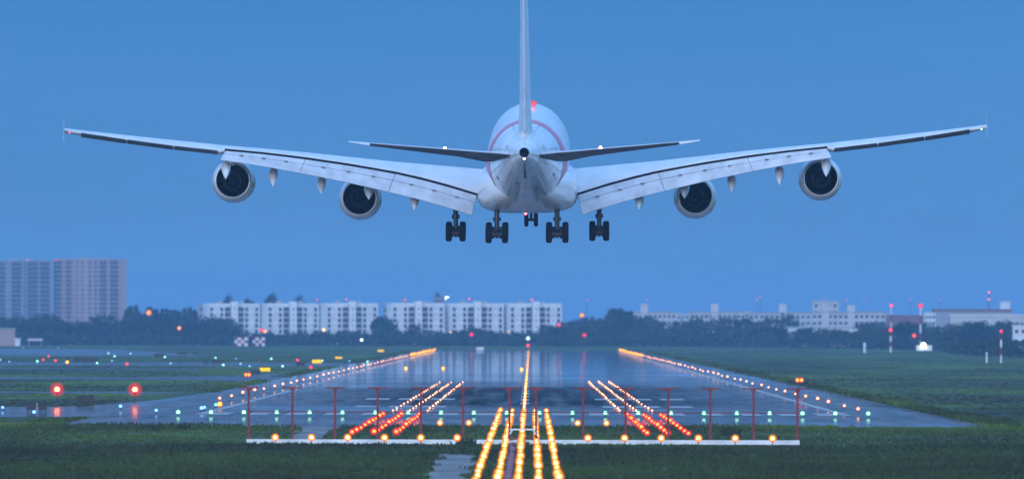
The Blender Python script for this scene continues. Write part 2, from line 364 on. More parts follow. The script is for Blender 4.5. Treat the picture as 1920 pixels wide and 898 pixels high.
def put(proto, pts, label, cat, group):
    "copies of a lamp; label is a function of the running number"
    for i, p in enumerate(pts):
        vary = random.uniform(.78, 1.12) if kind_varies(proto.name) else 1.0
        if proto.name not in PLACED:
            PLACED[proto.name] = 1; o = proto; o.location = p
        else: o = copy_tree(proto, p)
        o.scale = (vary,) * 3
        tag(o, label(i + 1) if callable(label) else label, cat, group)

# five rows of the approach light system, running under the aircraft to the threshold
def in_frame(p): return VPY + F * (H - p[2]) / p[1] < 906
ap = lamp_proto('amber', 0.115, 0.25, 0.45, 'approach_light')
rows = [(-2.10, 'leftmost'), (-1.02, 'second from left'), (0.02, 'middle'), (1.02, 'second from right'), (2.02, 'rightmost')]
for dx, nm in rows:
    pts = []; y = 560.0; k = 0
    while y < 1066:
        p = Vector((X0 + dx + random.uniform(-.03, .03), y, 0))
        if in_frame(p + Vector((0, 0, 0.45))): pts.append(p)
        y += 16.0
    put(ap, pts, lambda i, nm=nm: f'amber approach light, {nth(i)} from the near end, {nm} of five rows', 'approach light', 'amber approach lights in five rows leading to the runway')
# red side rows
rd = lamp_proto('red', 0.12, 0.28, 0.35, 'side_row_light')
red_rows = [(-12.9, 'outer left'), (-11.3, 'middle left'), (-9.7, 'inner left'), (8.46, 'inner right'), (9.95, 'middle right'), (11.45, 'outer right')]
for x, nm in red_rows:
    pts = [(x, 838 + 22 * i, 0) for i in range(9)]
    put(rd, pts, lambda i, nm=nm: f'glowing red approach light, {nth(i)} from the near end of the {nm} red row', 'approach light', 'red side row lights before the runway')
# touchdown zone lights
td = lamp_proto('warm', 0.075, 0.15, 0.10, 'touchdown_light', base=0.16)
for (x, nm) in red_rows:
    pts = [(x + random.uniform(-.05, .05), 1092 + 31 * i + random.uniform(-3, 3), 0.02) for i in range(20) if not (x < 0 and i > 16 and i % 2)]
    put(td, pts, lambda i, nm=nm: f'small warm runway light, {nth(i)} from the near end of the {nm} touchdown row', 'runway light', 'touchdown zone lights set in the runway')
# centreline
cl = lamp_proto('amber', 0.11, 0.22, 0.12, 'centreline_light', base=0.16)
put(cl, [(X0, 1096 + 30 * i, 0.02) for i in range(94)], lambda i: f'glowing amber light in the runway centreline, {nth(i)} from the near end', 'runway light', 'amber centreline lights in the runway')
# runway edges: warm white, gold in the last stretch
ed = lamp_proto('warm', 0.11, 0.23, 0.50, 'runway_edge_light')
eg = lamp_proto('gold', 0.24, 0.45, 0.50, 'runway_edge_light')
for side, x, y0 in (('left', -32.4, 1210), ('right', 30.2, 1068)):
    pw, pg = [], []; y = y0
    while y < 3940:
        (pg if y > 3150 else pw).append((x + random.uniform(-.15, .15), y, 0.02)); y += 50
    put(ed, pw, lambda i, side=side: f'warm white runway edge light, {nth(i)} from the near end of the {side} edge', 'runway light', f'warm white lights on the {side} runway edge')
    put(eg, pg, lambda i, side=side: f'golden runway edge light, {nth(i)} from the far end at the {side} edge', 'runway light', f'golden lights at the far end of the {side} runway edge')
# green threshold bar
gr = lamp_proto('green', 0.16, 0.27, 0.30, 'threshold_light')
put(gr, [(X0 - 30.8 + 2.93 * i, 1032, 0.02) for i in range(22)], lambda i: f'bluish green threshold light, {nth(i)} from the left in the line across the runway', 'runway light', 'green threshold lights across the runway')
# crossbar of big lamps in front of the antenna array, and the short bar behind it
cb = lamp_proto('amber', 0.12, 0.27, 0.75, 'crossbar_light', stem=0.03)
xs = [510, 579, 648, 718, 787, 856, 1103, 1172, 1241, 1311, 1380, 1450]
put(cb, [Vector((G(x, 822, .75).x, 752, 0)) for x in xs], lambda i: f'round amber lamp, {nth(i)} from the left in front of the white beam', 'approach light', 'amber crossbar lamps in front of the white beam')
put(cb, [Vector((at(x, 798, 895).x, 895, -.2)) for x in (825, 879, 1083, 1137)], lambda i: f'amber lamp in grass behind the white beam, {nth(i)} from the left', 'approach light', 'amber lamps in the grass behind the white beam')

# ------------------------------------------------------------------ localizer antenna array
YA = 779.0
xs_l = [466, 548, 628, 708, 789, 868, 955, 1005, 1093, 1173, 1253, 1332, 1413, 1495]
arr = empty('antenna_array', (at(980, 830, YA).x, YA, 0), 'row of red T-topped antenna masts rising from a long white beam', 'antenna')
ax = arr.location.x
def lx(px): return at(px, 800, YA).x - ax
b = MB(); x0, x1 = lx(462), lx(1499)
b.box(((x0 + x1) / 2, 0, 0.22), (x1 - x0, 0.35, 0.30))
b.build('beam', M['white_paint'], arr)
b = MB()
for i in range(27): b.box((x0 + 0.5 + (x1 - x0 - 1) * i / 26, 0.05, 0.035), (0.25, 0.2, 0.07))
b.build('footing', M['concrete'], arr)
for i, px in enumerate(xs_l):
    x = lx(px); top = 3.78
    b = MB(); b.box((x, 0.28, top / 2 + .02), (0.15, 0.15, top)); b.box((x, 0.28, 0.04), (0.4, 0.4, 0.08))
    mast = b.build('mast', M['red_paint'], arr)
    b = MB(); b.box((x, 0.28, top + 0.05), (1.32, 0.16, 0.09)); b.box((x, 0.28, top - 0.06), (0.34, 0.2, 0.12))
    b.cyl((x - .6, .28, top + .05), (x - .6, -.3, top + .05), .02); b.cyl((x + .6, .28, top + .05), (x + .6, -.3, top + .05), .02)
    b.build('crossarm', M['red_paint'], mast)
b = MB()
for a_, c_ in ((0, 5), (5, 6), (6, 7), (7, 8), (8, 13)): b.cyl((lx(xs_l[a_]), .36, 2.22), (lx(xs_l[c_]), .36, 2.20), 0.035, n=6)
b.build('cable_rail', M['red_paint'], arr)

# red-painted walkway with studs, and its red and white trestle
wk = empty('walkway', (X0 - 0.55, 600, 0), 'narrow red plank walkway with pale studs between the amber light rows', 'walkway')
b = MB(); b.box((0, 85, 0.16), (0.42, 250, 0.06)); b.build('deck', M['red_paint'], wk)
for i in range(15): MB().ball((0, -30 + 16 * i, 0.19), 0.07, 8, 4, half=True).build('stud', M['concrete'], wk)
ts = empty('trestle', (X0 + 0.1, 770, 0), 'small red and white braced trestle standing where the amber rows cross the white beam', 'trestle')
for sx in (-1, 1):
    for k in range(4):
        b = MB(); a0, a1 = k / 4, (k + 1) / 4
        b.cyl((sx * (1.3 - .6 * a0), 0, 1.1 * a0), (sx * (1.3 - .6 * a1), 0, 1.1 * a1), 0.06, n=8, mi=0)
        b.build('leg', M['white_paint' if k % 2 else 'red_paint'], ts)
b = MB(); b.box((0, 0, 1.14), (1.7, .12, .1)); b.build('top_rail', M['white_paint'], ts)
b = MB(); b.cyl((-1.0, .02, .4), (1.0, .02, .75), .035, n=6); b.cyl((1.0, .06, .4), (-1.0, .06, .75), .035, n=6); b.build('brace', M['red_paint'], ts)

# ------------------------------------------------------------------ signs and small lights on the left field
def sign(px, py, wpx, hpx, label, lit, group, zb=0.16):
    # py is the middle of the panel in the photograph
    Y = G(px, py + hpx / 2 + 1.5).y; s = Y / F; wd, hh = wpx * s, hpx * s
    root = empty('guidance_sign', (at(px, py, Y).x, Y, 0), label, 'airfield sign', group)
    b = MB(); b.box((0, 0, zb + hh / 2), (wd, 0.25, hh)); b.box((0, 0, zb + hh + .03), (wd + .08, 0.3, 0.06)); b.build('cabinet', M['sign_black'], root)
    if lit:
        b = MB(); b.box((0, -0.135, zb + hh / 2), (wd * 0.92, 0.015, hh * 0.84)); b.build('face', M['sign_yellow'], root)
    for sx in (-1, 1):
        b = MB(); b.cyl((sx * wd * .35, 0, 0), (sx * wd * .35, 0, zb), 0.05, n=8); b.build('leg', M['housing'], root)
yl = [(497, 692.5, 21, 8, 'nearest and largest of the four glowing yellow signs on the left grass'), (594, 677, 19, 7.5, 'glowing yellow sign, second nearest of four, beside a green light'),
      (635, 670, 14, 4, 'thin glowing yellow sign, third nearest of the four'), (714, 656.7, 13, 4, 'farthest of the four glowing yellow signs, near the far runway end')]
for px, py, a_, h_, lb in yl: sign(px, py, a_, h_, lb, True, 'lit yellow guidance signs')
bl = [(160, 748.5, 33, 11, 'long black sign cabinet standing between the two bright red lamps'), (58, 764, 17, 12, 'black sign cabinet, left one of a pair beside the wet taxiway'),
      (80, 764, 15, 12, 'black sign cabinet, right one of a pair beside the wet taxiway'), (480, 698, 17, 7, 'black sign cabinet behind the red double lamp and left of a yellow sign'),
      (563, 682, 17, 6, 'black sign cabinet just below the second yellow sign'), (151, 672.5, 28, 7, 'wide black sign cabinet right of a small orange lamp on the far left field'),
      (175, 674.5, 17, 6, 'smaller black cabinet directly right of the wide one on the left field'), (127, 671.5, 8, 6, 'tiny square black cabinet above the small orange lamp'),
      (300, 666, 23, 6, 'long black sign cabinet above the green lamp on the far left field'), (342, 661, 19, 5, 'black sign cabinet, second farthest on the left field'),
      (365, 662, 12, 4, 'short black sign cabinet, farthest right in a far pair'), (386, 678, 8, 6, 'tiny black cabinet left of a long one on the left field'),
      (409, 678, 22, 5.5, 'long black sign cabinet right of a tiny one on the left field')]
for px, py, a_, h_, lb in bl: sign(px, py, a_, h_, lb, False, 'dark sign cabinets on the left field')
# marker post between the pair
p = G(69.5, 772); b = MB().cyl((0, 0, 0), (0, 0, .75), .09, .05, 8); b.ball((0, 0, .78), .1, 8, 5); tag(b.build('marker_post', M['concrete'], None, p), 'short pale marker post between the pair of black cabinets', 'post')

# two bright red stop lamps on stalks
stp = lamp_proto('beam', 0.30, 0.81, 1.2, 'warning_lamp', stem=0.06)
for px, lb in ((107, 'very bright red lamp on a pole above the pair of black cabinets, leftmost'), (253, 'very bright red lamp on a pole right of the long black cabinet')):
    p = at(px, 731, 1238); put(stp, [(p.x, p.y, 0)], lb, 'warning lamp', 'bright red lamps by the taxiway')
# twin flashing guard lamps
def twin(px, py, z, label):
    p = G(px, py, z); root = empty('guard_light', (p.x, p.y, 0), label, 'warning lamp', 'twin red guard lamps')
    b = MB(); b.cyl((0, 0.05, 0), (0, 0.05, z - .1), .05, n=8); b.box((0, 0.2, z), (1.0, .2, .55)); b.build('stand', M['housing'], root)
    for sx in (-.24, .24):
        MB().ball((sx, 0, z), .20, 10, 6).build('bulb', LAMP['red'][0], root); shells((sx, 0, z), .2, .34).build('lens', LAMP['red'][1], root)  # lens: the added halo round each guard bulb
twin(464, 702, .8, 'twin red guard lamp in front of a black cabinet on the left grass')
twin(1499, 712, 1.5, 'twin orange red guard lamp on a stalk in the grass right of the runway')

def small(kind, pts, what, cat='taxiway light', group='', rc=0.16, rl=0.26, z=0.35, nm='taxiway_light'):
    pr = lamp_proto(kind, rc, rl, z, nm); order = sorted(pts)
    put(pr, [G(x, y, z).xyz - Vector((0, 0, z)) for x, y in order], lambda i: what.format(nth(i)), cat, group)
small('blue', [(5, 762), (64, 771.6), (226, 761), (293, 768), (378, 765), (383, 763), (404.5, 758)], 'small blue taxiway light on the near left taxiway, {} from the left', group='blue taxiway lights near the left taxiway')
small('blue', [(1, 674.5), (17, 677), (43, 651.5), (109, 652), (443, 671.6), (451, 682), (468, 686), (210, 676), (320, 681), (655, 676)], 'faint blue taxiway light on the far left field, {} from the left', group='faint blue lights on the far left field', rc=.16, rl=.28)
small('green', [(70, 677), (203, 661.5), (215, 667.6), (245, 662), (182, 680), (309, 669), (404.5, 670), (418.7, 683.7), (508.6, 672.5), (530, 686), (604, 676), (689, 677)],
      'small green taxiway light on the far left field, {} from the left', group='green taxiway lights on the left field', rc=.19, rl=.32)
small('ruby', [(81, 673.6), (91, 667), (104, 675), (238, 682), (557.8, 674.5), (583, 688)], 'small red light on the left field, {} from the left', group='small red lights on the left field', rc=.22, rl=.38)
small('gold', [(126, 679), (412, 756)], 'small orange light on the left field, {} from the left', group='small orange lights on the left field', rc=.24, rl=.4)
small('gold', [(761, 690), (831, 690), (978, 692)], 'small orange light set in the far wet runway, {} from the left', 'runway light', 'orange lights in the far runway', rc=.22, rl=.4, z=.1, nm='runway_light')

# ------------------------------------------------------------------ aircraft
YT = 1011.0            # depth of the wing root trailing edge
CX = 988.0
air = empty('airliner', (0, 0, 0), 'large white four-engined double-deck airliner from behind with wheels down, about to land', 'airliner')
base = Vector(((CX - VPX) * YT / F, YT, 0)); air.location = base
air.rotation_euler = (0, R(-0.33 - ROLL * 0), R(-0.42))
# keep the roll about the fuselage axis: the empty stands on the ground under it
zc = H - (310 - VPY) * YT / F
air.location = base + Vector((0, 0, zc)); 
def L(off, py, y):
    "local point: sideways offset in photo pixels, photo height, metres forward of the wing root trailing edge"
    Y = YT + y; return Vector((off * Y / F, y, H - (py - VPY) * Y / F - zc))
def ring_(cxo, py, rx, rz, y, n=40, pw=2.0):
    c = L(cxo, py, y); k = (YT + y) / F; r = []
    for i in range(n):
        t = 2 * math.pi * i / n; cs, sn = math.cos(t), math.sin(t)
        r.append(Vector((c.x + math.copysign(abs(cs) ** (2 / pw), cs) * rx * k, y, c.z + math.copysign(abs(sn) ** (2 / pw), sn) * rz * k)))
    return r
secs = [(-31.5, 287, 8, 10), (-30, 287.5, 12, 14), (-27, 289, 22, 24), (-24, 291.5, 32, 34), (-20, 295, 43.5, 46), (-16, 299, 54, 57.5), (-11, 303.5, 64, 69.5), (-6, 307.5, 72, 80), (-1, 310, 76, 86),
        (4, 307, 77.5, 88.5), (12, 299, 77.5, 90), (22, 289.5, 77, 89.5), (30, 282, 76, 89), (34, 280, 69, 83), (38, 281, 53, 66), (41, 284, 33, 42), (43, 287, 12, 16)]
def interp(y):
    for a_, b_ in zip(secs, secs[1:]):
        if a_[0] <= y <= b_[0]:
            t = (y - a_[0]) / (b_[0] - a_[0]); return tuple(a_[i] + (b_[i] - a_[i]) * t for i in range(1, 4))
fus = MB()
fine = []
for a_, b_ in zip(secs, secs[1:]):
    for k in range(2):
        y = a_[0] + (b_[0] - a_[0]) * k / 2; fine.append((y, *interp(y)))
fine.append(secs[-1])
fus.loft([ring_(0, c, rx, rz, y) for y, c, rx, rz in fine], 0, True)
fuse = fus.build('fuselage', M['paint'], air)
b = MB(); b.lathe([(0, 0.30), (0.25, 0.24), (0.25, 0.0)], L(0, 286, -31.92), 20); b.lathe([(0, 0.30), (0, 0.38), (.5, .42)], L(0, 286, -31.93), 20); b.build('exhaust_outlet', M['duct'], air)
MB().ball(L(0, 297, -31.3), 0.11, 10, 6).build('tail_lamp', LAMP['warm'][0], air)
# curved red livery band round the rear fuselage
b = MB(); rings = []
for y in (-8.0, -6.2, -4.5, -2.8, -1.3):
    c, rx, rz = interp(y); full = ring_(0, c, rx + .45, rz + .45, y, 96); rings.append(full)
n_ = 96
vs = [p for r_ in rings for p in r_]
arc = [i for i in range(-9, 57)]
b.add(vs, [(j * n_ + i % n_, j * n_ + (i + 1) % n_, (j + 1) * n_ + (i + 1) % n_, (j + 1) * n_ + i % n_) for j in range(4) for i in arc], 0, True)
b.build('stripe', M['stripe'], air)
# panel joints, access panels and soot marks that hug the skin
def skin_patch(b, t0, t1, y0, y1, lift=.35, nt=10, ny=3, mi=0):
    g = []
    for j in range(ny + 1):
        y = y0 + (y1 - y0) * j / ny; c, rx, rz = interp(y); k = (YT + y) / F; ce = L(0, c, y)
        g += [Vector((ce.x + math.cos(t0 + (t1 - t0) * i / nt) * (rx + lift) * k, y, ce.z + math.sin(t0 + (t1 - t0) * i / nt) * (rz + lift) * k)) for i in range(nt + 1)]
    b.add(g, [(j * (nt + 1) + i, j * (nt + 1) + i + 1, (j + 1) * (nt + 1) + i + 1, (j + 1) * (nt + 1) + i) for j in range(ny) for i in range(nt)], mi, True)
b = MB()
for y in (-28.2, -24.8, -21.5, -17.2, -12.6): skin_patch(b, 0, 2 * math.pi, y, y + .07, nt=60, ny=1)
for t in (-.25, .35, 2.79, 3.39, 1.2, 1.94, -1.0, -2.14): skin_patch(b, t, t + .012, -27, -1, nt=1, ny=26)
b.build('panel_joint', M['joint'], air)
for t in (.42, math.pi - .42):
    b = MB(); skin_patch(b, t - .14, t + .14, -22.6, -20.4, .5); b.build('tail_door', M['soot'], air)
for t, y in ((-.45, -14.5), (math.pi + .5, -13.0), (-1.2, -16), (-1.9, -19)):
    b = MB(); skin_patch(b, t - .05, t + .05, y, y + .7, .5); b.build('vent', M['under_grey'], air)
b = MB(); skin_patch(b, -1.64, -1.50, -29, -22.0, .55, ny=8); b.build('tail_bumper', M['under_grey'], air)
# lower red beacon under the belly
MB().ball(L(-4, 400.5, 6), .11, 10, 6).build('beacon', M['belly_beacon'], air)
# belly fairing
b = MB(); bf = [(-9, 352, 40, 20), (-7, 353, 68, 32), (-4, 355, 86, 40), (0, 356.5, 94, 43), (8, 352, 95, 45), (16, 345, 92, 44), (21, 339, 78, 40), (24, 334, 50, 30)]
b.loft([ring_(0, c, rx, rz, y, 40, 3.5) for y, c, rx, rz in bf], 0, True); b.build('belly_fairing', M['paint'], air)
# fin and rudder
def fin_ring(z_py, y_le, y_te, th, n=7):
    k = (YT + y_te) / F; pts = []
    for i in range(n): t = i / (n - 1); pts.append((y_te + (y_le - y_te) * t, th / 2 * math.sqrt(max(0, 1 - (2 * (t - .45) / 1.1) ** 2)) * (0.35 + .65 * min(1, t / .35))))
    zz = L(0, z_py, y_te).z
    right = [Vector((w_, y, zz)) for y, w_ in pts]; left = [Vector((-w_, y, zz)) for y, w_ in reversed(pts)]
    return right + left
def fin_part(name, rows_, m, parent): 
    b = MB(); b.loft([fin_ring(*r) for r in rows_], 0, True); return b.build(name, m, parent)
fin = fin_part('tail_fin', [(266, -7.0, -22.4, 2.1), (250, -9.0, -22.9, 1.45), (240, -10.5, -23.2, 1.2), (200, -13.0, -24.2, 1.0), (100, -18.2, -26.6, .82), (0, -23.2, -29.0, .66), (-72, -26.6, -30.7, .5)], M['paint'], air)
def rud_ring(z_py, y0, y1, th):
    zz = L(0, z_py, y0).z
    return [Vector((th / 2, y0, zz)), Vector((.05, y1, zz)), Vector((-.05, y1, zz)), Vector((-th / 2, y0, zz))]
b = MB(); b.loft([rud_ring(*r) for r in [(246, -23.15, -26.4, .74), (200, -24.3, -28.2, .68), (100, -26.7, -30.4, .56), (0, -29.1, -32.4, .46), (-70, -30.75, -33.6, .34)]], 0, True, False, True); b.build('rudder', M['paint'], fin)
# upper red beacon
b = MB().ball(L(9, 194.5, 22), .15, 10, 6); bc = b.build('beacon', LAMP['ruby'][0], air); shells(L(9, 194.5, 22), .15, .30).build('lens', LAMP['red'][1], bc)  # lens: halo shells imitating the beacon's glare

# wings.  stations: off px, crest py, hinge/gap py, y leading, y trailing, thickness px below crest
WST = [(60, 318, 368, 16, 1.0, 60), (95, 316, 362, 14, 0, 56), (150, 311, 345, 12.0, -1.0, 48), (200, 306.5, 331.5, 10.2, -2.0, 41), (246, 302.5, 321, 8.6, -2.9, 36),
       (330, 293.5, 306, 4.9, -5.0, 29), (416, 284, 293, 1.4, -7.3, 23), (490, 277, 284, -1.5, -9.4, 19), (565, 270.5, 276.5, -4.5, -11.4, 16), (574, 269.6, 281.0, -4.9, -11.9, 16),
       (650, 261.5, 272.4, -7.8, -13.6, 14), (740, 251.8, 260.6, -11.2, -16.0, 11), (760, 249.5, 256, -12.0, -16.5, 10), (830, 241.5, 246.3, -14.6, -18.4, 7), (866, 237, 239.5, -16.6, -19.4, 4)]
def wing_ring(s, st):
    off, top, gap, yl, yt, th = st; ch = yl - yt
    P = lambda t, py: L(s * off, py, yt + ch * t)      # t=0 trailing, 1 leading
    up = [(0, gap), (.15, gap - (gap - top) * .38), (.32, gap - (gap - top) * .72), (.50, gap - (gap - top) * .95), (.62, top), (.78, top + th * .06), (.90, top + th * .2), (.97, top + th * .38), (1, top + th * .55)]
    lo = [(.97, top + th * .75), (.85, top + th * .93), (.65, top + th), (.4, top + th * 1.0), (.2, max(top + th * .95, gap + 6)), (0, gap + 6 if off < 566 else gap + 3)]
    return [P(t, py) for t, py in up + lo]
SPLIT = len(WST)
for s, nm in ((-1, 'left'), (1, 'right')):
    b = MB(); rings = [wing_ring(s, st) for st in WST]; n_ = len(rings[0])
    b.loft(rings, 0, True, True, s > 0)
    # last face strip between lower and upper trailing points is the rear spar, its black standing in for shade in the flap gap
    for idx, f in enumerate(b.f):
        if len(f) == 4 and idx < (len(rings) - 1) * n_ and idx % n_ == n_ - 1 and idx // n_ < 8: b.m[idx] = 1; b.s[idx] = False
    wing = b.build('wing', [M['wing_grey'], M['cove_shade']], air)
    # flaps: three panels, each a fore vane and an aft panel
    FL = [((95, 366.5, 0 - .25), (104, 402.5, -2.9), (246, 325.5, -3.15), (258, 359, -5.9)),
          ((247, 325.4, -3.2), (259.2, 358.8, -5.95), (414, 297.8, -7.5), (424, 322.8, -9.7)),
          ((415, 297.7, -7.55), (425, 322.6, -9.75), (563, 281, -11.6), (573, 297.5, -13.4))]
    for (i0, o0, i1, o1) in FL:
        def pt(u, v):   # u span 0..1, v chord 0 (front) .. 1 (rear)
            a_ = [i0[k] + (i1[k] - i0[k]) * u for k in range(3)]; c_ = [o0[k] + (o1[k] - o0[k]) * u for k in range(3)]
            off, py, y = [a_[k] + (c_[k] - a_[k]) * v for k in range(3)]
            bow = math.sin(math.pi * u) * (-2.0 if i0[0] < 100 else -1.1)
            return L(s * off, py + bow + (-1.2 * math.sin(math.pi * v)), y)
        def panel(v0, v1, m, name, parent, th=.22):
            b = MB(); rg = []
            for iu in range(9):
                u = iu / 8; top_ = [pt(u, v0 + (v1 - v0) * k / 4) for k in range(5)]
                bot = [p + Vector((0, .34 * th / .22 * (1 - .8 * k / 4), -th * (1 - .85 * k / 4))) for k, p in enumerate(top_)][::-1]
                rg.append(top_ + bot)
            b.loft(rg, 0, True, False, s < 0); return b.build(name, m, parent)
        fl = panel(0.40, 1.0, M['flap_grey'], 'flap', wing)
        va = panel(0.0, 0.375, M['flap_grey'], 'flap_vane', wing)
        for u in (.22, .5, .78):
            p = pt(u, .39); b = MB(); b.box((p.x, p.y - .05, p.z + .02), (.35, .25, .10)); b.build('flap_hinge', M['under_grey'], wing)
    # ailerons, raised a little so that the underside shows, its shade put into the grey
    AS = [(577, 280.8, 287.8, -12.1), (660, 271.6, 278.6, -14.0), (748, 259.6, 267.0, -16.2), (834, 246.6, 254.4, -18.6)]
    for (a_, c_) in zip(AS, AS[1:]):
        b = MB(); rg = []
        for (off, te, hg, y) in ((a_[0] + 1, *a_[1:]), (c_[0] - 1, *c_[1:])):
            rg.append([L(s * off, hg, y), L(s * off, te, y - 1.3), L(s * off, te - 1.0, y - 1.25), L(s * off, te + 1.5, y - .1)])
        b.loft(rg, 0, True, False, s > 0); b.build('aileron', M['under_grey'], wing)
    # wing tip fence
    b = MB(); rg = []
    for py, yl_, yt_ in ((221, -19.8, -20.3), (232, -17.8, -20.2), (238, -16.4, -20.0), (246, -17.2, -20.0), (262, -19.2, -20.3)):
        rg.append([L(s * 865.4, py, yl_), L(s * 866.4, py, (yl_ + yt_) / 2), L(s * 865.4, py, yt_), L(s * 864.4, py, (yl_ + yt_) / 2)])
    b.loft(rg, 0, True, False, s > 0); b.build('wingtip_fence', M['paint'], wing)
    MB().ball(L(s * 855, 244.5, -18.9), .10, 8, 5).build('navigation_lamp', LAMP['ruby' if s < 0 else 'green'][0], wing)
    # flap track fairings
    for off, p0, p1, y in ((563, 300, 329.5, -12.0), (475, 313, 344, -9.0), (385, 331, 358.5, -6.2), (296, 348, 370, -4.3), (211, 368, 390.5, -3.2)):
        b = MB(); rg = []
        k = (p1 - p0) / 21.5
        for t, wdt, bot, hh in ((0, .03, -.05, .05), (.12, .30, -.25, .25), (.35, .42, -.42, .40), (.58, .43, -.62, .48), (.74, .36, -.84, .42), (.87, .22, -1.02, .28), (1, .02, -1.14, .04)):
            yy = y + 4.2 - 6.4 * t; c = L(s * off, p0, yy); zc_ = c.z + bot * k + hh * .75
            rg.append([Vector((c.x + wdt * math.cos(q), yy, zc_ + hh * .75 * math.sin(q))) for q in [2 * math.pi * i / 12 for i in range(12)]])
        b.loft(rg, 0, True, True, True); b.build('flap_track_fairing', M['paint'], wing)
    # engines
    for off, py, yn in ((551.5, 336.5, -5.0), (315, 370, 2.5)):
        c = L(s * off, py, yn); b = MB()
        b.lathe([(0, 1.48), (.02, 1.52), (.9, 1.70), (2.2, 1.86), (3.4, 1.91), (4.8, 1.88), (5.6, 1.76), (5.9, 1.62), (5.75, 1.5), (5.0, 1.46)], c, 48, 0)
        eng = b.build('engine', M['paint'], air)
        b = MB(); b.lathe([(-.01, 1.50), (-.03, 1.47), (-.01, 1.42), (.6, 1.42)], c, 48, 0); b.build('nozzle_lip', M['lip'], eng)
        b = MB(); b.lathe([(.02, 1.415), (.5, 1.41), (2.6, 1.40), (2.6, 0.0)], c, 40, 0); b.build('exhaust_duct', M['duct'], eng)
        b = MB(); b.lathe([(.35, .66), (.30, .74), (.6, .82), (2.55, 1.0)], c, 32, 0); b.build('core_nozzle', M['nozzle'], eng)
        b = MB(); b.lathe([(-.25, .02), (.0, .16), (.5, .33), (1.2, .42)], c, 24, 0); b.build('exhaust_cone', M['nozzle'], eng)
        b = MB(); rg = []
        for yy, z0, z1, wd in ((0.2, 1.3, 1.9, .10), (1.2, 1.4, 2.5, .30), (3, 1.6, 2.9, .38), (5.2, 1.75, 2.5, .22)):
            rg.append([Vector((c.x - wd, c.y + yy, c.z + z0)), Vector((c.x + wd, c.y + yy, c.z + z0)), Vector((c.x + wd * .8, c.y + yy, c.z + z1)), Vector((c.x - wd * .8, c.y + yy, c.z + z1))])
        b.loft(rg, 0, True, False, True); b.build('pylon', M['paint'], eng)
    # tailplane and elevator
    HT = [(12, 284.0, 290.5, 293.0, -17.5, -25.5), (60, 283.8, 287.0, 303.0, -18.8, -26.0), (75, 283.2, 286.0, 303.4, -19.2, -26.3), (124, 279.5, 281.8, 293.5, -20.6, -27.2), (200, 273.6, 275.4, 284.0, -23.0, -28.5), (290, 266.5, 268.0, 272.5, -26.0, -30.0), (330, 263.2, 264.0, 265.2, -27.6, -30.6)]
    b = MB(); rg = []
    for off, cr_, te, hg, yl_, yt_ in HT:
        yh = yt_ + (yl_ - yt_) * .33
        rg.append([L(s * off, (te + hg) / 2 + 1, yh), L(s * off, cr_ + .8, yh + (yl_ - yt_) * .18), L(s * off, cr_, yl_ - (yl_ - yt_) * .25), L(s * off, cr_ + (hg - cr_) * .4, yl_), L(s * off, hg - .6, yl_ - (yl_ - yt_) * .25), L(s * off, hg, yh)])
    b.loft(rg, 0, True, True, s > 0); ht = b.build('tailplane', M['wing_grey'], air)
    b = MB(); rg = []
    for off, cr_, te, hg, yl_, yt_ in HT[0:-1]:
        off = max(off, 26); yh = yt_ + (yl_ - yt_) * .33 - .06
        rg.append([L(s * off, hg, yh), L(s * off, te + .6, yt_), L(s * off, te - .6, yt_ + .05), L(s * off, te + 2, yh)])
    b.loft(rg, 0, True, False, s > 0); b.build('elevator', M['under_grey'], ht)  # dark grey carries the elevator's underside shade
    MB().ball(L(s * 146 - 4, 277.6, -24.2), .13, 8, 5).build('logo_lamp', LAMP['warm'][0], ht)

# landing gear
def gear(off, y, py_top, py_axle, half, n_ax, spread, tilt, r, wt, nose=False):
    c = L(off, py_axle, y); top = L(off, py_top, y)
    b = MB(); b.cyl(top, c + Vector((0, 0, .1)), .24 if not nose else .17, .2 if not nose else .13, 12)
    b.cyl(top + (c - top) * .35, top + (c - top) * .5, .36, .36, 12) if not nose else None
    b.cyl(top + Vector((0, 1.6, 0)), c + Vector((0, .2, .7)), .09, .09, 8)
    st = b.build('landing_gear', M['gear'], air)
    b = MB(); d = Vector((0, spread / 2 * (n_ax - 1), tilt / 2 * (n_ax - 1)))
    if n_ax > 1: b.cyl(c - d * 1.05, c + d * 1.05, .26, .26, 10)
    for i in range(n_ax):
        q = c + Vector((0, spread * (i - (n_ax - 1) / 2), tilt * (i - (n_ax - 1) / 2)))
        b.cyl(q - Vector((half, 0, 0)), q + Vector((half, 0, 0)), .13 if nose else .2, None, 10)
        if not nose:
            for s_ in (-1, 1): b.cyl(q + Vector((s_ * half * .3, 0, 0)), q + Vector((s_ * half * .62, 0, 0)), .33, .33, 14)
    if not nose: b.cyl(c + Vector((-.45, 0, .3)), c + Vector((.45, 0, .3)), .12, None, 8); b.cyl(c + Vector((0, 0, -.2)), c + Vector((0, 0, -.52)), .25, .05, 8)
    b.build('bogie', M['gear'], st)
    for i in range(n_ax):
        q = c + Vector((0, spread * (i - (n_ax - 1) / 2), tilt * (i - (n_ax - 1) / 2)))
        for s_ in (-1, 1):
            b = MB(); x = q.x + s_ * half
            prof = [(-wt / 2 + .02, r * .5), (-wt / 2, r * .78), (-wt / 2 + .05, r * .93), (-wt / 2 + .13, r), (wt / 2 - .13, r), (wt / 2 - .05, r * .93), (wt / 2, r * .78), (wt / 2 - .02, r * .5), (wt/2 - .12, r*.3), (-wt/2+.12, r*.3), (-wt / 2 + .02, r * .5)]
            n_ = 28; rings = [[Vector((x + a_, q.y + rr * math.cos(2 * math.pi * k / n_), q.z + rr * math.sin(2 * math.pi * k / n_))) for k in range(n_)] for a_, rr in prof]
            b.loft(rings, 0, False, True, True); b.build('wheel', M['tyre'], st)
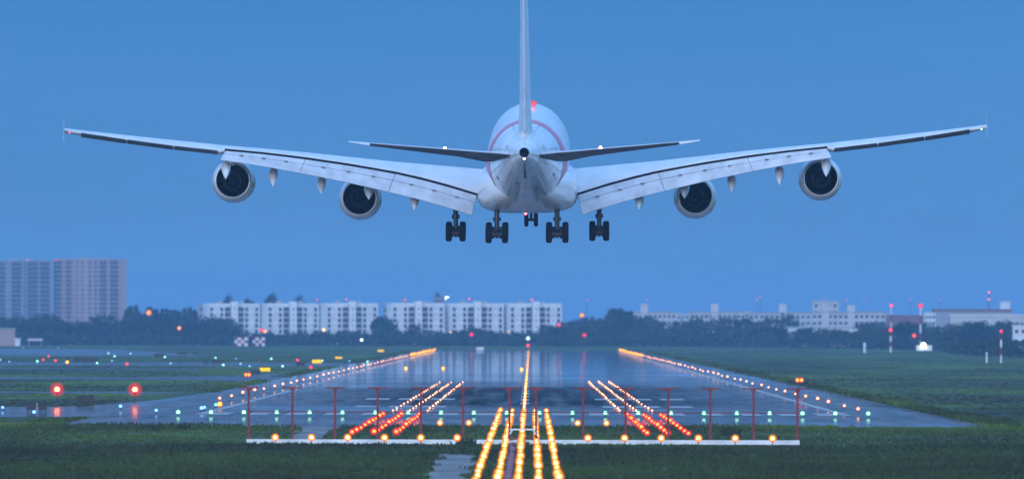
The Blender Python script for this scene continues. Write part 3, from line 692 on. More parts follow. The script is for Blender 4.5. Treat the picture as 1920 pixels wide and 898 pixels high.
for s_ in (-1, 1):
    gear(s_ * 134.5, 2.0, 385, 433.5, .605, 2, 1.7, .36, .70, .55)
    gear(s_ * 56.5, -3.0, 392, 436, .715, 3, 1.7, .21, .72, .54)
gear(3, 27, 385, 412, .43, 1, 0, 0, .62, .38, True)
b = MB()
for s_ in (-1, 1):
    for (x_, y0_, w_, z_) in ((80, 396, .06, 9), ):
        p = L(s_ * 118, 394, 3); b.box((p.x, p.y, p.z), (.05, 1.8, .8))
b.build('gear_door', M['paint'], air)

# ------------------------------------------------------------------ far buildings
def facade_rot(px, D): return at(px, 620, D)
def block_proto():
    root = empty('apartment_block', (0, 0, 0), '', 'apartment block')
    Hh, dep, hw = 18.4, 12.0, 12.4
    b = MB(); b.box((-7.1, dep / 2, Hh / 2), (10.6, dep, Hh)); b.box((7.1, dep / 2, Hh / 2), (10.6, dep, Hh)); b.box((0, dep / 2 + .6, Hh / 2), (3.62, dep - 1.2, Hh - .02))
    for s_ in (-1, 1):
        for x in (12.2, 9.5, 7.0, 4.75): b.box((s_ * x, -.2, Hh / 2 - .1), (.32, .4, Hh - .2))
        b.box((s_ * 8.25, -.12, Hh / 2), (1.9, .24, Hh - .4))
        b.box((s_ * 7.1, dep / 2, Hh + .35), (10.7, dep + .1, .7))
    b.build('wall', M['wall_white'], root)
    b = MB(); b.box((0, -.4, 9.9), (3.2, 2.6, 19.8)); b.box((0, -.4, 19.9), (3.4, 2.8, .2)); st = b.build('stair_tower', M['wall_white'], root)
    for k in range(6): b = MB(); b.box((0, -1.71, 3.4 + 2.6 * k), (.55, .06, .8)); b.build('window', M['pane'], st)
    for k in range(6):
        z = 3.3 + 2.6 * k
        for s_ in (-1, 1):
            for x, wd, h_ in ((6.0, 1.3, 1.7), (10.9, 1.3, 1.7)):
                b = MB(); b.box((s_ * x, -.02, z), (wd, .1, h_)); wn = b.build('window', M['pane'], root)
                b = MB(); b.box((s_ * x, -.12, z - h_ / 2 - .08), (wd + .2, .28, .1)); b.build('sill', M['wall_white'], wn)
            b = MB(); b.box((s_ * 8.25, -.25, z + .2), (.4, .06, .6)); b.build('window', M['pane'], root)
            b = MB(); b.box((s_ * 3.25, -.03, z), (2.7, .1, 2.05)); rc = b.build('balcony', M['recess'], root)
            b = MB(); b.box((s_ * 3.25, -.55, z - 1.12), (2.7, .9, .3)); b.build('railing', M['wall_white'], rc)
    b = MB(); b.box((-6.0, 5, Hh + 1.3), (2.2, 2.4, 1.6)); b.cyl((-6, 5, Hh + 2.1), (-6, 5, Hh + 3.6), .05, n=6); b.cyl((5, 6, Hh + .7), (5, 6, Hh + 1.9), .9, n=14); b.build('roof_tank', M['wall_grey'], root)
    return root
bp = block_proto()
blocks = [(439, 5500, 13, 'leftmost white apartment block, its foot hidden by a large dark tree', 6), (549, 5450, 13, 'white apartment block, second from left, two dark treetops above its roof', 0), (660, 5400, 13, 'white apartment block, third from left, above a thin row of shrubs', 0),
          (784, 5350, 12, 'white apartment block, fourth from left, with a dark tower behind its roof', 0), (895, 5350, 12, 'white apartment block, fifth from left, second nearest the runway centreline', 0), (1004, 5350, 12, 'rightmost of the six white apartment blocks, red lamp on its corner', 0)]
for i, (px, D, rz, lb, _) in enumerate(blocks):
    p = at(px, 620, D); loc = (p.x, D, 0)
    if i == 0: bp.location = loc; bp.rotation_euler = (0, 0, R(rz)); tag(bp, lb, 'apartment block', 'row of white apartment blocks')
    else: copy_tree(bp, loc, lb, 'row of white apartment blocks', R(rz))
def box_house(name, px0, px1, py_top, D, m, label, rows_=0, cols=0, dep=12, roof=None, cat='building', group=None, rz=0, win=(1.3, 1.3), base_h=0, roof_h=.5):
    a_, c_ = at(px0, py_top, D), at(px1, py_top, D); wd = c_.x - a_.x; hh = a_.z
    root = empty(name, ((a_.x + c_.x) / 2, D, 0), label, cat, group, R(rz))
    b = MB(); b.box((0, dep / 2, hh / 2), (wd, dep, hh)); b.build('wall', m, root)
    b = MB(); b.box((0, dep / 2, hh + roof_h / 2), (wd + .8, dep + .8, roof_h)); b.build('roof', roof or m, root)
    for r_ in range(rows_):
        for k in range(cols):
            z = hh - 1.8 - 3.0 * r_; x = -wd / 2 + wd * (k + .5) / cols
            if z > 1: b = MB(); b.box((x, -.02, z), (win[0], .1, win[1])); b.build('window', M['pane'], root)
    return root, wd, hh
# faint blocks behind the first rank
for i, (a_, c_, top) in enumerate(((370, 398, 574), (484, 500, 573), (598, 612, 573), (718, 734, 575), (835, 846, 577), (944, 956, 577))):
    box_house('apartment_block', a_, c_, top, 6000, M['wall_grey'], f'narrow pale block, {nth(i + 1)} from the left, filling a gap behind the white apartment row', 5, 2, 10, group='pale blocks behind the apartment row', cat='apartment block')
# long pale buildings on the right
def long_house(px0, px1, py, D, label, cols, tanks, rows_=3):
    r_, wd, hh = box_house('long_building', px0, px1, py, D, M['wall_pale'], label, rows_, cols, 12, M['wall_grey'], rz=0, group='long pale buildings right of the runway')
    for px, t0 in tanks:
        x = at(px, py, D).x - r_.location.x; b = MB(); zt = at(px, t0, D).z; b.box((x, 4, (hh + zt) / 2), (3.6, 4, zt - hh)); b.box((x, -.4, hh / 2), (3.4, 1, hh)); b.build('stair_tower', M['wall_pale'], r_)
long_house(1180, 1268, 586, 5500, 'leftmost long pale building right of the runway, one stair tower above its roof', 10, [(1208, 569)])
long_house(1294, 1398, 586, 5500, 'long pale building half hidden by trees, stair tower at its middle', 12, [(1340, 569)])
long_house(1404, 1520, 587, 5560, 'long pale building behind dark trees, stair tower at its right half', 12, [(1468, 569)])
long_house(1522, 1660, 586, 5300, 'widest pale building on the right with a broad raised block on its roof', 14, [(1548, 567), (1596, 572)], 4)
b, wd, hh = box_house('rooftop_house', 1524, 1572, 566, 5480, M['wall_pale'], 'broad pale tall block rising behind the widest long building', 5, 4, 10)
box_house('shed', 1478, 1612, 616, 5000, M['wall_white'], 'low blue-roofed shed behind bushes on the right', 1, 9, 10, M['roof_blue'], roof_h=.9)
box_house('hangar', 1782, 1925, 594, 4800, M['roof_pale'], 'wide pale-roofed hangar at the far right edge', 0, 0, 30, M['roof_pale'], roof_h=1.2)
box_house('terminal', 1752, 1896, 584, 6200, M['wall_grey'], 'long dark-roofed hall behind the pale hangar', 0, 0, 30, M['roof_red'], roof_h=1.4)
box_house('office_block', 1876, 1894, 567, 6250, M['wall_white'], 'small white block on top of the dark-roofed hall', 0, 0, 8)
box_house('service_building', 1733, 1754, 588, 5900, M['wall_white'], 'pale square building left of the dark-roofed hall', 2, 3, 10)
box_house('warehouse', 1660, 1735, 592, 6300, M['roof_red'], 'reddish low warehouse behind the tall red and white mast', 0, 0, 30, M['roof_red'])
box_house('low_house', 1900, 1925, 612, 4300, M['wall_white'], 'small pale house at the right edge below the hangar', 1, 2, 8)
for i, (a_, c_, t_) in enumerate(((1186, 1240, 590), (1262, 1300, 589), (1395, 1410, 585), (1640, 1668, 590))):
    box_house('long_building', a_, c_, t_, 6700, M['wall_pale'], f'faint hazy pale building far behind the long right row, {nth(i + 1)} from the left', 2, 5, 10, group='faint far buildings on the right')
# dark tower behind the fourth block
r_, wd, hh = box_house('office_tower', 813, 835, 558, 6500, M['wall_grey'], 'dark blue grey tower rising behind the fourth white block', 6, 4, 8, M['roof_dark'], cat='tower block')
b = MB(); b.box((-1.2, 4, hh + 1.6), (2.4, 2.4, 2.4)); b.build('plant_room', M['roof_dark'], r_)
p = at(838, 557, 6490); b = MB(); b.box((0, 0, 0), (2.2, .6, .5)); b.cyl((0, .3, -.4), (-1.2, .5, -1.4), .15); tag(b.build('floodlight', M['flood'], None, p), 'bright white floodlight on the edge of the dark tower roof', 'floodlight')
# left edge buildings
box_house('field_house', -6, 27, 617, 4720, M['wall_tan'], 'pale flat-roofed service house at the far left edge', 1, 0, 10, M['wall_grey'])
box_house('field_hut', 28, 37, 636, 4700, M['wall_white'], 'small white hut beside the pale service house', 0, 0, 4)
p = at(66, 640, 4680); root = empty('shelter', (p.x, 4680, 0), 'low white canopy on thin legs near the left edge', 'shelter')
b = MB(); b.box((0, 0, 2.6), (6.0, 3, .9)); b.build('canopy', M['roof_pale'], root)
for x in (-2.4, 2.4): MB().cyl((x, 0, 0), (x, 0, 2.2), .15, n=8).build('leg', M['wall_grey'], root)
# the tall housing slabs at the far left
def tower(name, D, pts_px, top, label, plan):
    pass
DT = 7500.0; sT = DT / F
def tower_face(root, p0, p1, hh, bays, wallm):
    "one face from p0 to p1 (plan), bays = list of (start, end, kind) along 0..1; every storey has slabs, piers stand between bays"
    d = Vector((p1[0] - p0[0], p1[1] - p0[1], 0)); ln = d.length; d.normalize(); nrm = Vector((d.y, -d.x, 0)); ang = math.atan2(d.y, d.x); st = 2.95
    P = lambda t, o_, z: (p0[0] + d.x * ln * t + nrm.x * o_, p0[1] + d.y * ln * t + nrm.y * o_, z)
    n_ = int(hh // st)
    for (a_, c_, kind) in bays:
        wd = (c_ - a_) * ln; mid = (a_ + c_) / 2
        if kind == 'pier': b = MB(); b.box(P(mid, .6, hh / 2), (wd, 1.2, hh), rz=ang); b.build('pier', wallm, root)
        else:
            for k in range(n_):
                z = hh - 1.6 - st * k
                if z < 12: break
                if kind == 'balcony':
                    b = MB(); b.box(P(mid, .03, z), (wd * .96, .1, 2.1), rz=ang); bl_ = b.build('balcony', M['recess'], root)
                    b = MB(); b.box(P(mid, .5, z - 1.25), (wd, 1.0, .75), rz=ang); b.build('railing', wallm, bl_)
                else: b = MB(); b.box(P(mid, .03, z), (wd * .6, .1, 1.5), rz=ang); b.build('window', M['pane'], root)
def px2x(px): return (px - VPX) * sT
def zat(py): return H - (py - VPY) * sT + 0.0
# right slab
hR = zat(489.5)
xa, xb, xc = px2x(100), px2x(160), px2x(237)
for nm, xs_, hh, lb in (('r', (xa, xb, xc), hR, 'tall brown housing slab at left, right one, with a lit end face'), ('l', (px2x(-30), px2x(20), px2x(97)), zat(492.5), 'tall grey housing slab cut by the left edge of the photo')):
    x0_, x1_, x2_ = xs_; ox = (x0_ + x2_) / 2
    root = empty('housing_slab', (ox, DT, 0), lb, 'apartment tower', 'tall housing slabs at the far left')
    A_, B_, D_ = (x0_ - ox, 9.0), (x1_ - ox, 0.0), (x2_ - ox, 5.0)
    plan = [A_, B_, D_, (D_[0] - 3, 24), (A_[0], 26)]
    b = MB(); n_ = 5; b.add([(*p, 0) for p in plan] + [(*p, hh) for p in plan], [(i, (i + 1) % 5, 5 + (i + 1) % 5, 5 + i) for i in range(5)] + [(5, 6, 7, 8, 9)]); wm = M['wall_tan'] if nm == 'r' else M['wall_shade']
    b.build('wall', wm, root)
    b = MB(); b.box((-3, 14, hh + 1.0), (7, 6, 2)); b.box((8, 13, hh + .8), (4, 5, 1.6)); b.cyl((-9, 12, hh), (-9, 12, hh + 2.2), .2); b.build('roof_housing', M['wall_grey'], root)
    b = MB(); b.add([(p[0] * 1.01, p[1] - .3, hh - .02) for p in plan] + [(p[0] * 1.01, p[1] - .3, hh + .8) for p in plan], [(i, (i + 1) % 5, 5 + (i + 1) % 5, 5 + i) for i in range(5)] + [(5, 6, 7, 8, 9)]); b.build('parapet', wm, root)
    if nm == 'r':
        tower_face(root, A_, B_, hh, [(0, .28, 'balcony'), (.28, .33, 'pier'), (.38, .58, 'balcony'), (.58, .63, 'pier'), (.70, .80, 'window'), (.86, .96, 'window')], M['wall_tan'])
        tower_face(root, B_, D_, hh, [(.06, .16, 'window'), (.2, .3, 'window'), (.34, .52, 'balcony'), (.52, .58, 'pier'), (.60, .80, 'balcony'), (.80, .86, 'pier')], M['wall_tan'])
    else:
        tower_face(root, A_, B_, hh, [(0.3, .8, 'balcony')], M['wall_shade'])
        tower_face(root, B_, D_, hh, [(.02, .25, 'balcony'), (.25, .32, 'pier'), (.36, .40, 'pier'), (.42, .66, 'balcony'), (.66, .71, 'pier'), (.72, .94, 'balcony'), (.94, 1, 'pier')], M['wall_shade'])
# chequered equipment shelters
def chequer(px, py, wpx, hpx, label, cols=4, rows_=3):
    Y = G(px, py + hpx / 2 + 1).y; s = Y / F; wd, hh = wpx * s, hpx * s
    root = empty('equipment_shelter', (at(px, py, Y).x, Y, 0), label, 'equipment shelter', 'red and white chequered shelters')
    b = MB(); b.box((0, 1.2, hh / 2 + .15), (wd - .1, 2.2, hh)); b.build('cabin', M['white_paint'], root)
    b = MB()
    for i in range(cols):
        for j in range(rows_): b.box((-wd / 2 + wd * (i + .5) / cols, 0, .15 + hh * (j + .5) / rows_), (wd / cols, .12, hh / rows_), (i + j) % 2)
    b.build('chequer_panel', [M['red_paint'], M['white_paint']], root)
    b = MB(); b.box((0, 1.2, .07), (wd * .8, 1.6, .14)); b.build('footing', M['concrete'], root)
chequer(452, 640, 25, 16, 'left one of a pair of red and white chequered shelters on the left field')
chequer(485, 640, 23, 16, 'right one of a pair of red and white chequered shelters on the left field')
chequer(979, 641, 18, 13, 'chequered shelter left of the lamp at the far runway end', 3)
chequer(1003, 639, 16, 12, 'chequered shelter right of the lamp at the far runway end', 3)
p = at(900, 656, 4050); b = MB(); b.box((0, 0, .6), (2.6, 1.6, .9)); b.box((0, 0, .1), (2.2, 1.2, .2)); tag(b.build('equipment_box', M['white_paint'], None, (p.x, 4050, 0)), 'low white equipment box on the grass beyond the far runway edge', 'box')

# distant lamps on posts or roofs
def far_lamp(px, py, D, kind, r, label, cat='lamp', group=None, post=True):
    p = at(px, py, D); root = empty('street_lamp' if post else 'roof_lamp', (p.x, D, 0 if post else p.z - 1.2), label, cat, group)
    h_ = p.z if post else 1.2
    b = MB(); b.cyl((0, r * .8, 0), (0, r * .8, h_), .14, .09, 8); b.box((0, r * .6, h_), (r * 1.2, r * .5, r * .6)); b.build('post', M['housing'], root)
    MB().ball((0, 0, h_), r, 10, 6).build('bulb', LAMP[kind][0], root); shells((0, 0, h_), r, r * 1.7).build('lens', LAMP[kind][1], root)  # lens: glowing halo shells round the far bulb
far_lamp(279, 586, 5000, 'gold', .75, 'large orange street lamp glowing between the brown slab and white blocks')
far_lamp(336, 615, 4900, 'amber', .5, 'pale yellow lamp low among the trees right of the orange lamp')
far_lamp(490, 618, 4900, 'ruby', .5, 'red lamp beside a yellow one before the gap between white blocks')
far_lamp(497, 621, 4880, 'amber', .5, 'yellow lamp directly beside a red one before the white blocks')
far_lamp(607, 618, 4900, 'amber', .45, 'yellow lamp in the gap between second and third white blocks')
far_lamp(678, 637, 4800, 'white', .4, 'small white lamp low before the third white block')
far_lamp(884, 627, 4800, 'ruby', .5, 'red lamp low in the trees before the fifth white block')
far_lamp(1096, 628, 4800, 'ruby', .5, 'red lamp low in the trees right of the white blocks')
far_lamp(1048, 609, 4900, 'ruby', .5, 'red lamp at the right corner of the rightmost white block')
far_lamp(1091, 591, 4900, 'gold', .6, 'orange yellow lamp above the trees right of the white blocks')
far_lamp(990, 634, 4500, 'white', .5, 'white lamp between the chequered shelters at the far runway end')
far_lamp(990, 647.5, 4450, 'ruby', .45, 'red lamp just under the white one at the far runway end')
far_lamp(1714, 629, 4300, 'red', .5, 'orange red lamp left of the tall red and white mast')
for i, px in enumerate((845, 954)): far_lamp(px, 622, 4950, 'amber', .22, f'tiny yellow lamp in the {("left", "right")[i]} gap beside the fifth white block', group='tiny yellow lamps between blocks')
for i, (px, py, k) in enumerate(((594, 562, .25), (649, 561, .25), (760, 562, .25), (880, 561, .3), (997, 562, .33))):
    far_lamp(px, py, 5352 + (100 if px < 700 else 0), 'ruby', k, f'small red roof lamp above the white apartment row, {nth(i + 1)} from the left', group='red lamps above the apartment roofs', post=False)
for i, (px, py) in enumerate(((1101, 562), (1214, 562), (1425, 556), (1419, 563), (1545, 560), (1587, 563), (1620, 565), (1707, 561), (1762, 561))):
    far_lamp(px, py, 6600, 'ruby', .22, f'faint pink lamp high above the right skyline, {nth(i + 1)} from the left', group='faint pink lamps above the right skyline')
for i, (px, py) in enumerate(((52, 487), (105, 487), (180, 486))): far_lamp(px, py, DT + 8, 'ruby', .35, f'small red lamp on the tall slab roofs, {nth(i + 1)} from the left', group='red lamps on the tall slabs', post=False)
# banded masts and poles
def banded(px, py_top, py_base, kind, rl, label, wpx, bands, D=None):
    q = G(px, py_base); p = at(px, py_top, q.y); s = q.y / F
    root = empty('banded_mast', (p.x, q.y, 0), label, 'mast', 'red and white banded masts')
    for k in range(bands):
        b = MB(); b.cyl((0, 0, p.z * k / bands), (0, 0, p.z * (k + 1) / bands), wpx * s / 2, wpx * s / 2, 8); b.build('band', M['white_paint' if k % 2 == 0 else 'red_paint'], root)
    if kind:
        bb = MB().ball((0, -.2, p.z + rl * .6), rl, 10, 6).build('bulb', LAMP[kind][0], root); shells((0, -.2, p.z + rl * .6), rl, rl * 1.6).build('lens', LAMP[kind][1], bb)  # lens: halo shells for the mast lamp's bloom
banded(1726, 575, 656, 'ruby', .6, 'tallest red and white mast with a large red lamp on top', 3.4, 5)
banded(1671, 574, 650, 'ruby', .5, 'thin dim mast with a large red lamp left of the tallest mast', 2.2, 5)
banded(1670, 620, 660, 'ruby', .45, 'short red and white pole with a red lamp, in the grass edge', 3.6, 4)
banded(1877, 622, 680, 'ruby', .25, 'red and white pole with a small red lamp near the right edge', 3.4, 4)
banded(1850, 660, 680, None, 0, 'short white pole left of the red-lamp pole near the right edge', 3.5, 1)
banded(1621, 642, 661, None, 0, 'short white pole at the grass edge left of the short banded pole', 5, 1)
q = G(1733, 657); root = empty('equipment_hut', (q.x, q.y, 0), 'low pale hut with a dazzling white lamp at the foot of the tall mast', 'hut')
b = MB(); b.box((0, 1.6, .9), (5.6, 2.6, 1.8)); b.build('wall', M['wall_white'], root); b = MB(); b.box((0, 1.6, 1.88), (6, 3, .16)); b.build('roof', M['roof_pale'], root)
MB().ball((-.3, -.2, 2.0), .75, 10, 6).build('floodlight', LAMP['white'][0], root)
p = at(1854, 548, 6400); root = empty('lattice_mast', (p.x, 6400, 0), 'thin lattice mast with two red lamps at the far right', 'mast')
b = MB(); b.cyl((-.6, 0, 0), (-.15, 0, p.z), .12, n=6); b.cyl((.6, 0, 0), (.15, 0, p.z), .12, n=6); [b.cyl((-.6 + .05 * k, 0, p.z * k / 10), (.6 - .05 * k, 0, p.z * (k + 1) / 10), .08, n=6) for k in range(10)]; b.build('frame', M['red_paint'], root)
for zz in (p.z, at(1854, 561, 6400).z): MB().ball((0, -.3, zz), .4, 8, 5).build('bulb', LAMP['ruby'][0], root)

# ------------------------------------------------------------------ trees
def crown_mesh(rx, rz, z0, n_clump, leaf, conical=False, seed=0):
    rnd = random.Random(seed); b = MB(); vs, fs = [], []
    for c in range(n_clump):
        while True:
            u = Vector((rnd.uniform(-1, 1), rnd.uniform(-1, 1), rnd.uniform(-1, 1)))
            if u.length < 1: break
        u = u.normalized() * (u.length ** .45)
        k = 1.0
        if conical: k = max(.08, (1 - (u.z + 1) / 2)) ** .8
        cx_, cy_, cz_ = u.x * rx * k, u.y * rx * k, z0 + rz + u.z * rz
        cr_ = rnd.uniform(.14, .26) * rx * (k if conical else 1) + .25
        for q in range(15):
            d = Vector((rnd.gauss(0, .5), rnd.gauss(0, .5), rnd.gauss(0, .45))) * cr_ * 1.3
            a_ = Vector((rnd.uniform(-1, 1), rnd.uniform(-1, 1), rnd.uniform(-1, 1))).normalized(); e_ = a_.orthogonal().normalized(); s = leaf * rnd.uniform(.6, 1.3)
            o_ = Vector((cx_, cy_, cz_)) + d; i = len(vs)
            vs += [o_ - a_ * s, o_ - e_ * s * .55, o_ + a_ * s, o_ + e_ * s * .55]; fs.append((i, i + 1, i + 2, i + 3))
    b.add(vs, fs); return b
def drop_unused():
    for k in PROTO:
        for pr, _ in PROTO[k]:
            if pr.name not in USED:
                for ch in list(pr.children): bpy.data.objects.remove(ch)
                bpy.data.objects.remove(pr)
def tree_proto(kind, seed):
    rnd = random.Random(seed)
    root = bpy.data.objects.new({'round': 'broadleaf_tree', 'cone': 'conifer_tree', 'tall': 'tall_tree'}[kind], None); COL.objects.link(root)
    rx, rz, z0 = {'round': (4.2, 4.0, 2.2), 'cone': (2.3, 6.0, 1.2), 'tall': (3.6, 5.6, 8.5)}[kind]
    b = MB(); b.cyl((0, 0, 0), (rnd.uniform(-.2, .2), 0, z0 + rz * .6), .32, .14, 8)
    for k in range(5):
        a_ = rnd.uniform(0, 6.28); z = z0 + rz * rnd.uniform(0, .6); b.cyl((0, 0, z), (math.cos(a_) * rx * .6, math.sin(a_) * rx * .6, z + rz * .4), .12, .04, 6)
    b.build('trunk', M['wood_brown'], root)
    crown_mesh(rx, rz, z0, 60 if kind != 'cone' else 50, .55, kind == 'cone', seed).build('crown', M[('leaf', 'leaf_olive', 'leaf_far')[seed % 3]] if kind != 'tall' else M['leaf_far'], root)
    return root, z0 + 2 * rz
PROTO = {k: [tree_proto(k, 11 * i + j) for j in range(3)] for i, k in enumerate(('round', 'cone', 'tall'))}
USED = set()
def tree(kind, px, py_top, D, label, group, wide=1.0):
    pr, h0 = random.choice(PROTO[kind]); p = at(px, py_top, D); k = p.z / h0
    loc = (p.x, D, 0)
    if pr.name not in USED: USED.add(pr.name); o = pr; o.location = loc
    else: o = copy_tree(pr, loc)
    o.rotation_euler = (0, 0, random.uniform(0, 6.28)); o.scale = (k * wide, k * wide, k)
    tag(o, label, 'tree', group)
def run(kind, x0, x1, step, tops, D, label, group, jitter=4, wide=1.0):
    x = x0
    while x <= x1:
        t = tops[0] + (tops[1] - tops[0]) * random.random(); tree(kind, x + random.uniform(-2, 2), t, D + random.uniform(-60, 60), label, group, wide * random.uniform(.9, 1.25)); x += step * random.uniform(.8, 1.2)
run('round', -4, 250, 17, (592, 606), 5150, 'dusky round tree in the belt before the tall housing slabs', 'trees before the tall slabs')
run('cone', 238, 372, 9, (572, 588), 5500, 'dark spiky conifer between the brown slab and white blocks', 'conifers between slab and white blocks', wide=1.3)
run('round', 245, 385, 16, (600, 612), 5100, 'dusky round tree below the spiky conifers', 'trees below the conifers')
run('round', 392, 432, 12, (595, 601), 5050, 'large dark tree hiding the foot of the leftmost white block', 'trees before the leftmost white block', wide=1.2)
run('round', 440, 720, 14, (621, 629), 5050, 'low dark tree along the feet of the left white blocks', 'low trees before the left white blocks', wide=1.3)
run('round', 714, 730, 9, (594, 604), 5150, 'dark tree in the gap between third and fourth white blocks', 'trees in the gap after the third block')
run('round', 735, 830, 14, (621, 629), 5050, 'low dark tree before the fourth white block', 'low trees before the fourth white block', wide=1.2)
tree('round', 778, 609, 5050, 'round dark tree rising before the middle of the fourth white block', None)
run('round', 838, 950, 13, (616, 626), 5050, 'dark tree before the feet of the fifth white block', 'trees before the fifth white block', wide=1.2)
run('round', 958, 1020, 14, (622, 629), 5050, 'low shrub-like tree before the rightmost white block', 'low trees before the rightmost white block', wide=1.2)
run('round', 1026, 1056, 11, (610, 615), 5050, 'dark tree at the right foot of the rightmost white block', 'trees at the right foot of the last block')
run('round', 1062, 1140, 15, (595, 606), 5250, 'dark tree in the clump right of the white blocks', 'tree clump right of the white blocks')
run('cone', 1146, 1184, 9, (578, 586), 5200, 'tall ragged dark tree left of the long pale buildings', 'ragged trees left of the long pale buildings', wide=2.0)
run('round', 1190, 1480, 29, (590, 610), 5150, 'dark tree before the long pale buildings', 'trees before the long pale buildings')
run('round', 1060, 1480, 15, (616, 626), 5000, 'lower dark tree in front of the taller belt right of the runway', 'lower trees right of the runway', wide=1.2)
run('round', 1500, 1670, 16, (616, 624), 4800, 'low dark tree before the blue-roofed shed', 'low trees near the blue-roofed shed', wide=1.2)
run('round', 1618, 1650, 12, (603, 610), 4900, 'dark tree at the right end of the widest pale building', 'trees at the end of the widest pale building')
run('round', 1665, 1925, 15, (604, 616), 4500, 'dark tree before the hangars at the far right', 'trees before the hangars')
for px, t, lb in ((430, 556, 'dark treetop above the leftmost white block'), (466, 557, 'small dark treetop above the right end of the leftmost white block'), (511, 553, 'broad dark treetop above the left end of the second white block'), (558, 554, 'broad dark treetop above the middle of the second white block')):
    tree('tall', px, t, 5750, lb, 'treetops above the white blocks', .8)
drop_unused()
# undergrowth: one far mass that nobody could count
def mass(name, path, label, n_, leaf, seed):
    rnd = random.Random(seed); vs, fs = [], []
    for _ in range(n_):
        t = rnd.random() * (len(path) - 1); i = int(t); t -= i; a_, c_ = path[i], path[i + 1]
        px = a_[0] + (c_[0] - a_[0]) * t; Y = a_[1] + (c_[1] - a_[1]) * t; hh = a_[2] + (c_[2] - a_[2]) * t
        x = (px - VPX) * Y / F; hh *= .75 + .25 * math.sin(x * .35) * math.sin(x * .13 + 1) + .15 * rnd.random()
        o_ = Vector((x + rnd.gauss(0, .6), Y + rnd.uniform(-25, 25), hh * rnd.random() ** .8))
        q = Vector((rnd.uniform(-1, 1), rnd.uniform(-1, 1), rnd.uniform(-1, 1))).normalized(); e_ = q.orthogonal().normalized(); s = leaf * rnd.uniform(.6, 1.3); k = len(vs)
        vs += [o_ - q * s, o_ - e_ * s * .7, o_ + q * s, o_ + e_ * s * .7]; fs.append((k, k + 1, k + 2, k + 3))
    b = MB(); b.add(vs, fs); o = b.build(name, M['leaf_far']); struct(o, 'stuff'); return o
mass('undergrowth', [(-30, 4950, 5.5), (400, 4950, 5.2), (760, 4950, 4.6), (1060, 4900, 5.0), (1450, 4760, 6.0)], '', 15000, .75, 3)
mass('undergrowth', [(1440, 4700, 6.5), (1560, 4500, 6.5), (1680, 4380, 6.5), (1752, 4320, 6.0), (1790, 3550, 5.5), (1960, 3000, 6.0)], '', 9000, .6, 4)

# ------------------------------------------------------------------ grass blades
def on_pavement(x, y):
    if NEAR < y < FAR and abs(x - X0) < RW + .1: return True
    if x < XL:
        if 1004 < y < 1140 or 1370 < y < 1414 or 1700 < y < 1835 or 2130 < y < 2195 or 2325 < y < 2565 or (2990 < y < 4120 and x < -85): return True
        if y < 1400 and y > 1130 and x > -44: return True
    return False
def blades(n_, y0, y1, hmin, hmax, wmin, wmax, seed, edge=None):
    rnd = random.Random(seed); vs, fs = [], []
    for _ in range(n_):
        if edge:
            x, y = edge(rnd)
        else:
            t = rnd.random(); y = (y0 ** -.3 + (y1 ** -.3 - y0 ** -.3) * t) ** (-1 / .3); hw = 960 / F * y * 1.12; x = rnd.uniform(-hw, hw) - .0016 * y
        if on_pavement(x, y): continue
        if 785 < y < 921 and -17.2 - max(0, y - 880) * .03 < x < -14.9: continue
        if y < 722 and -5.6 + .35 * math.sin(y * .21) < x < -3.3 + .4 * math.sin(y * .17 + 1) - max(0, 640 - y) * -.002: continue
        dens = math.sin(x * .21 + math.sin(y * .03) * 2) * math.sin(y * .045 + x * .05)
        h_ = rnd.uniform(hmin, hmax) * (1 + .45 * dens)
        for q in range(3):
            a_ = rnd.uniform(0, math.pi); w_ = rnd.uniform(wmin, wmax); lx_, ly_ = rnd.gauss(0, .35) * h_, rnd.gauss(0, .35) * h_; cx_, cy_ = x + rnd.gauss(0, .12), y + rnd.gauss(0, .12)
            i = len(vs); c_, s_ = math.cos(a_) * w_, math.sin(a_) * w_
            vs += [(cx_ - c_, cy_ - s_, 0), (cx_ + c_, cy_ + s_, 0), (cx_ + lx_ * .5 + c_ * .7, cy_ + ly_ * .5 + s_ * .7, h_ * .6), (cx_ + lx_, cy_ + ly_, h_ * rnd.uniform(.8, 1.1)), (cx_ + lx_ * .5 - c_ * .7, cy_ + ly_ * .5 - s_ * .7, h_ * .6)]
            fs.append((i, i + 1, i + 2, i + 3, i + 4))
    b = MB(); b.add(vs, fs); return b
def near_edge(r): return r.uniform(-70, 60), r.triangular(870, 920.8, 919)
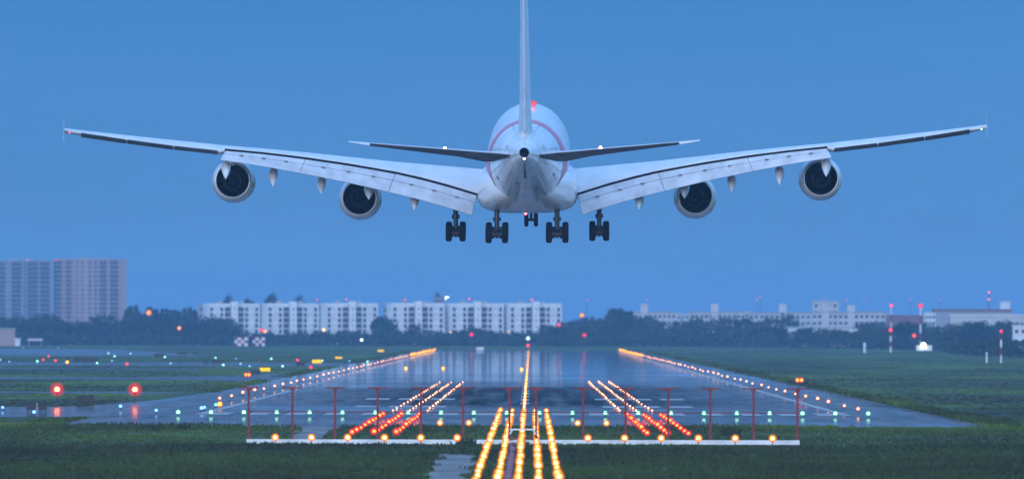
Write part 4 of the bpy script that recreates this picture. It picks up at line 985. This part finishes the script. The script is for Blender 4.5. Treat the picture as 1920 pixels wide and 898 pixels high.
def right_edge(r): return X0 + RW + .15 + abs(r.gauss(0, 1.2)), 930 + 2900 * r.random() ** 1.6
def left_edge(r): return XL - .15 - abs(r.gauss(0, 1.2)), 930 + 2900 * r.random() ** 1.6
struct(blades(19000, 590, 772, .14, .30, .04, .10, 9).build('long_grass', M['long_blade']), 'stuff')
for args in ((9000, 772, 920, .07, .20, .04, .10, 1), (24000, 925, 4600, .04, .13, .10, .34, 2), (5000, 0, 0, .12, .38, .03, .08, 5, near_edge), (5000, 0, 0, .15, .45, .08, .2, 6, right_edge), (3500, 0, 0, .12, .3, .08, .2, 8, left_edge)):
    struct(blades(*args).build('grass', M['blade']), 'stuff')
# weeds: bushes that stand out round the white beam
for i, (px, py, lb, k) in enumerate(((872, 832, 'spiky dark weed clump growing before the white beam near its middle', .9), (1370, 812, 'dark bush in the grass between the white beam and runway, right side', 1.0), (282, 801, 'low green tuft on the near runway edge at left', .6), (344, 800, 'low wide green tuft right of another on the near runway edge', .7), (980, 836, 'spiky dark weed clump where the amber rows cross the white beam', .7), (745, 832, 'small weed tuft below the left part of the white beam', .35), (1115, 834, 'small weed tuft below the white beam right of the amber rows', .45))):
    p = G(px, py + 6); rnd = random.Random(50 + i); vs, fs = [], []
    for _ in range(110):
        a_ = rnd.uniform(0, 6.28); r_ = abs(rnd.gauss(0, .5)) * k; h_ = k * rnd.uniform(.3, 1.05) * max(.25, 1 - .5 * r_ / k); w_ = rnd.uniform(.02, .05); x, y = math.cos(a_) * r_, math.sin(a_) * r_; lx_ = math.cos(a_) * h_ * rnd.uniform(.1, .7); j = len(vs)
        vs += [(x - w_, y, 0), (x + w_, y, 0), (x + lx_ * .5 + w_ * 1.3, y, h_ * .6), (x + lx_, y, h_), (x + lx_ * .5 - w_ * 1.3, y, h_ * .6)]; fs.append((j, j + 1, j + 2, j + 3, j + 4))
    b = MB(); b.add(vs, fs); b.ball((0, 0, -.02), k * .8, 12, 4, 0, (1, 1, .12), True); tag(b.build('weed_clump', M['leaf'], None, (p.x, p.y, 0)), lb, 'weed')
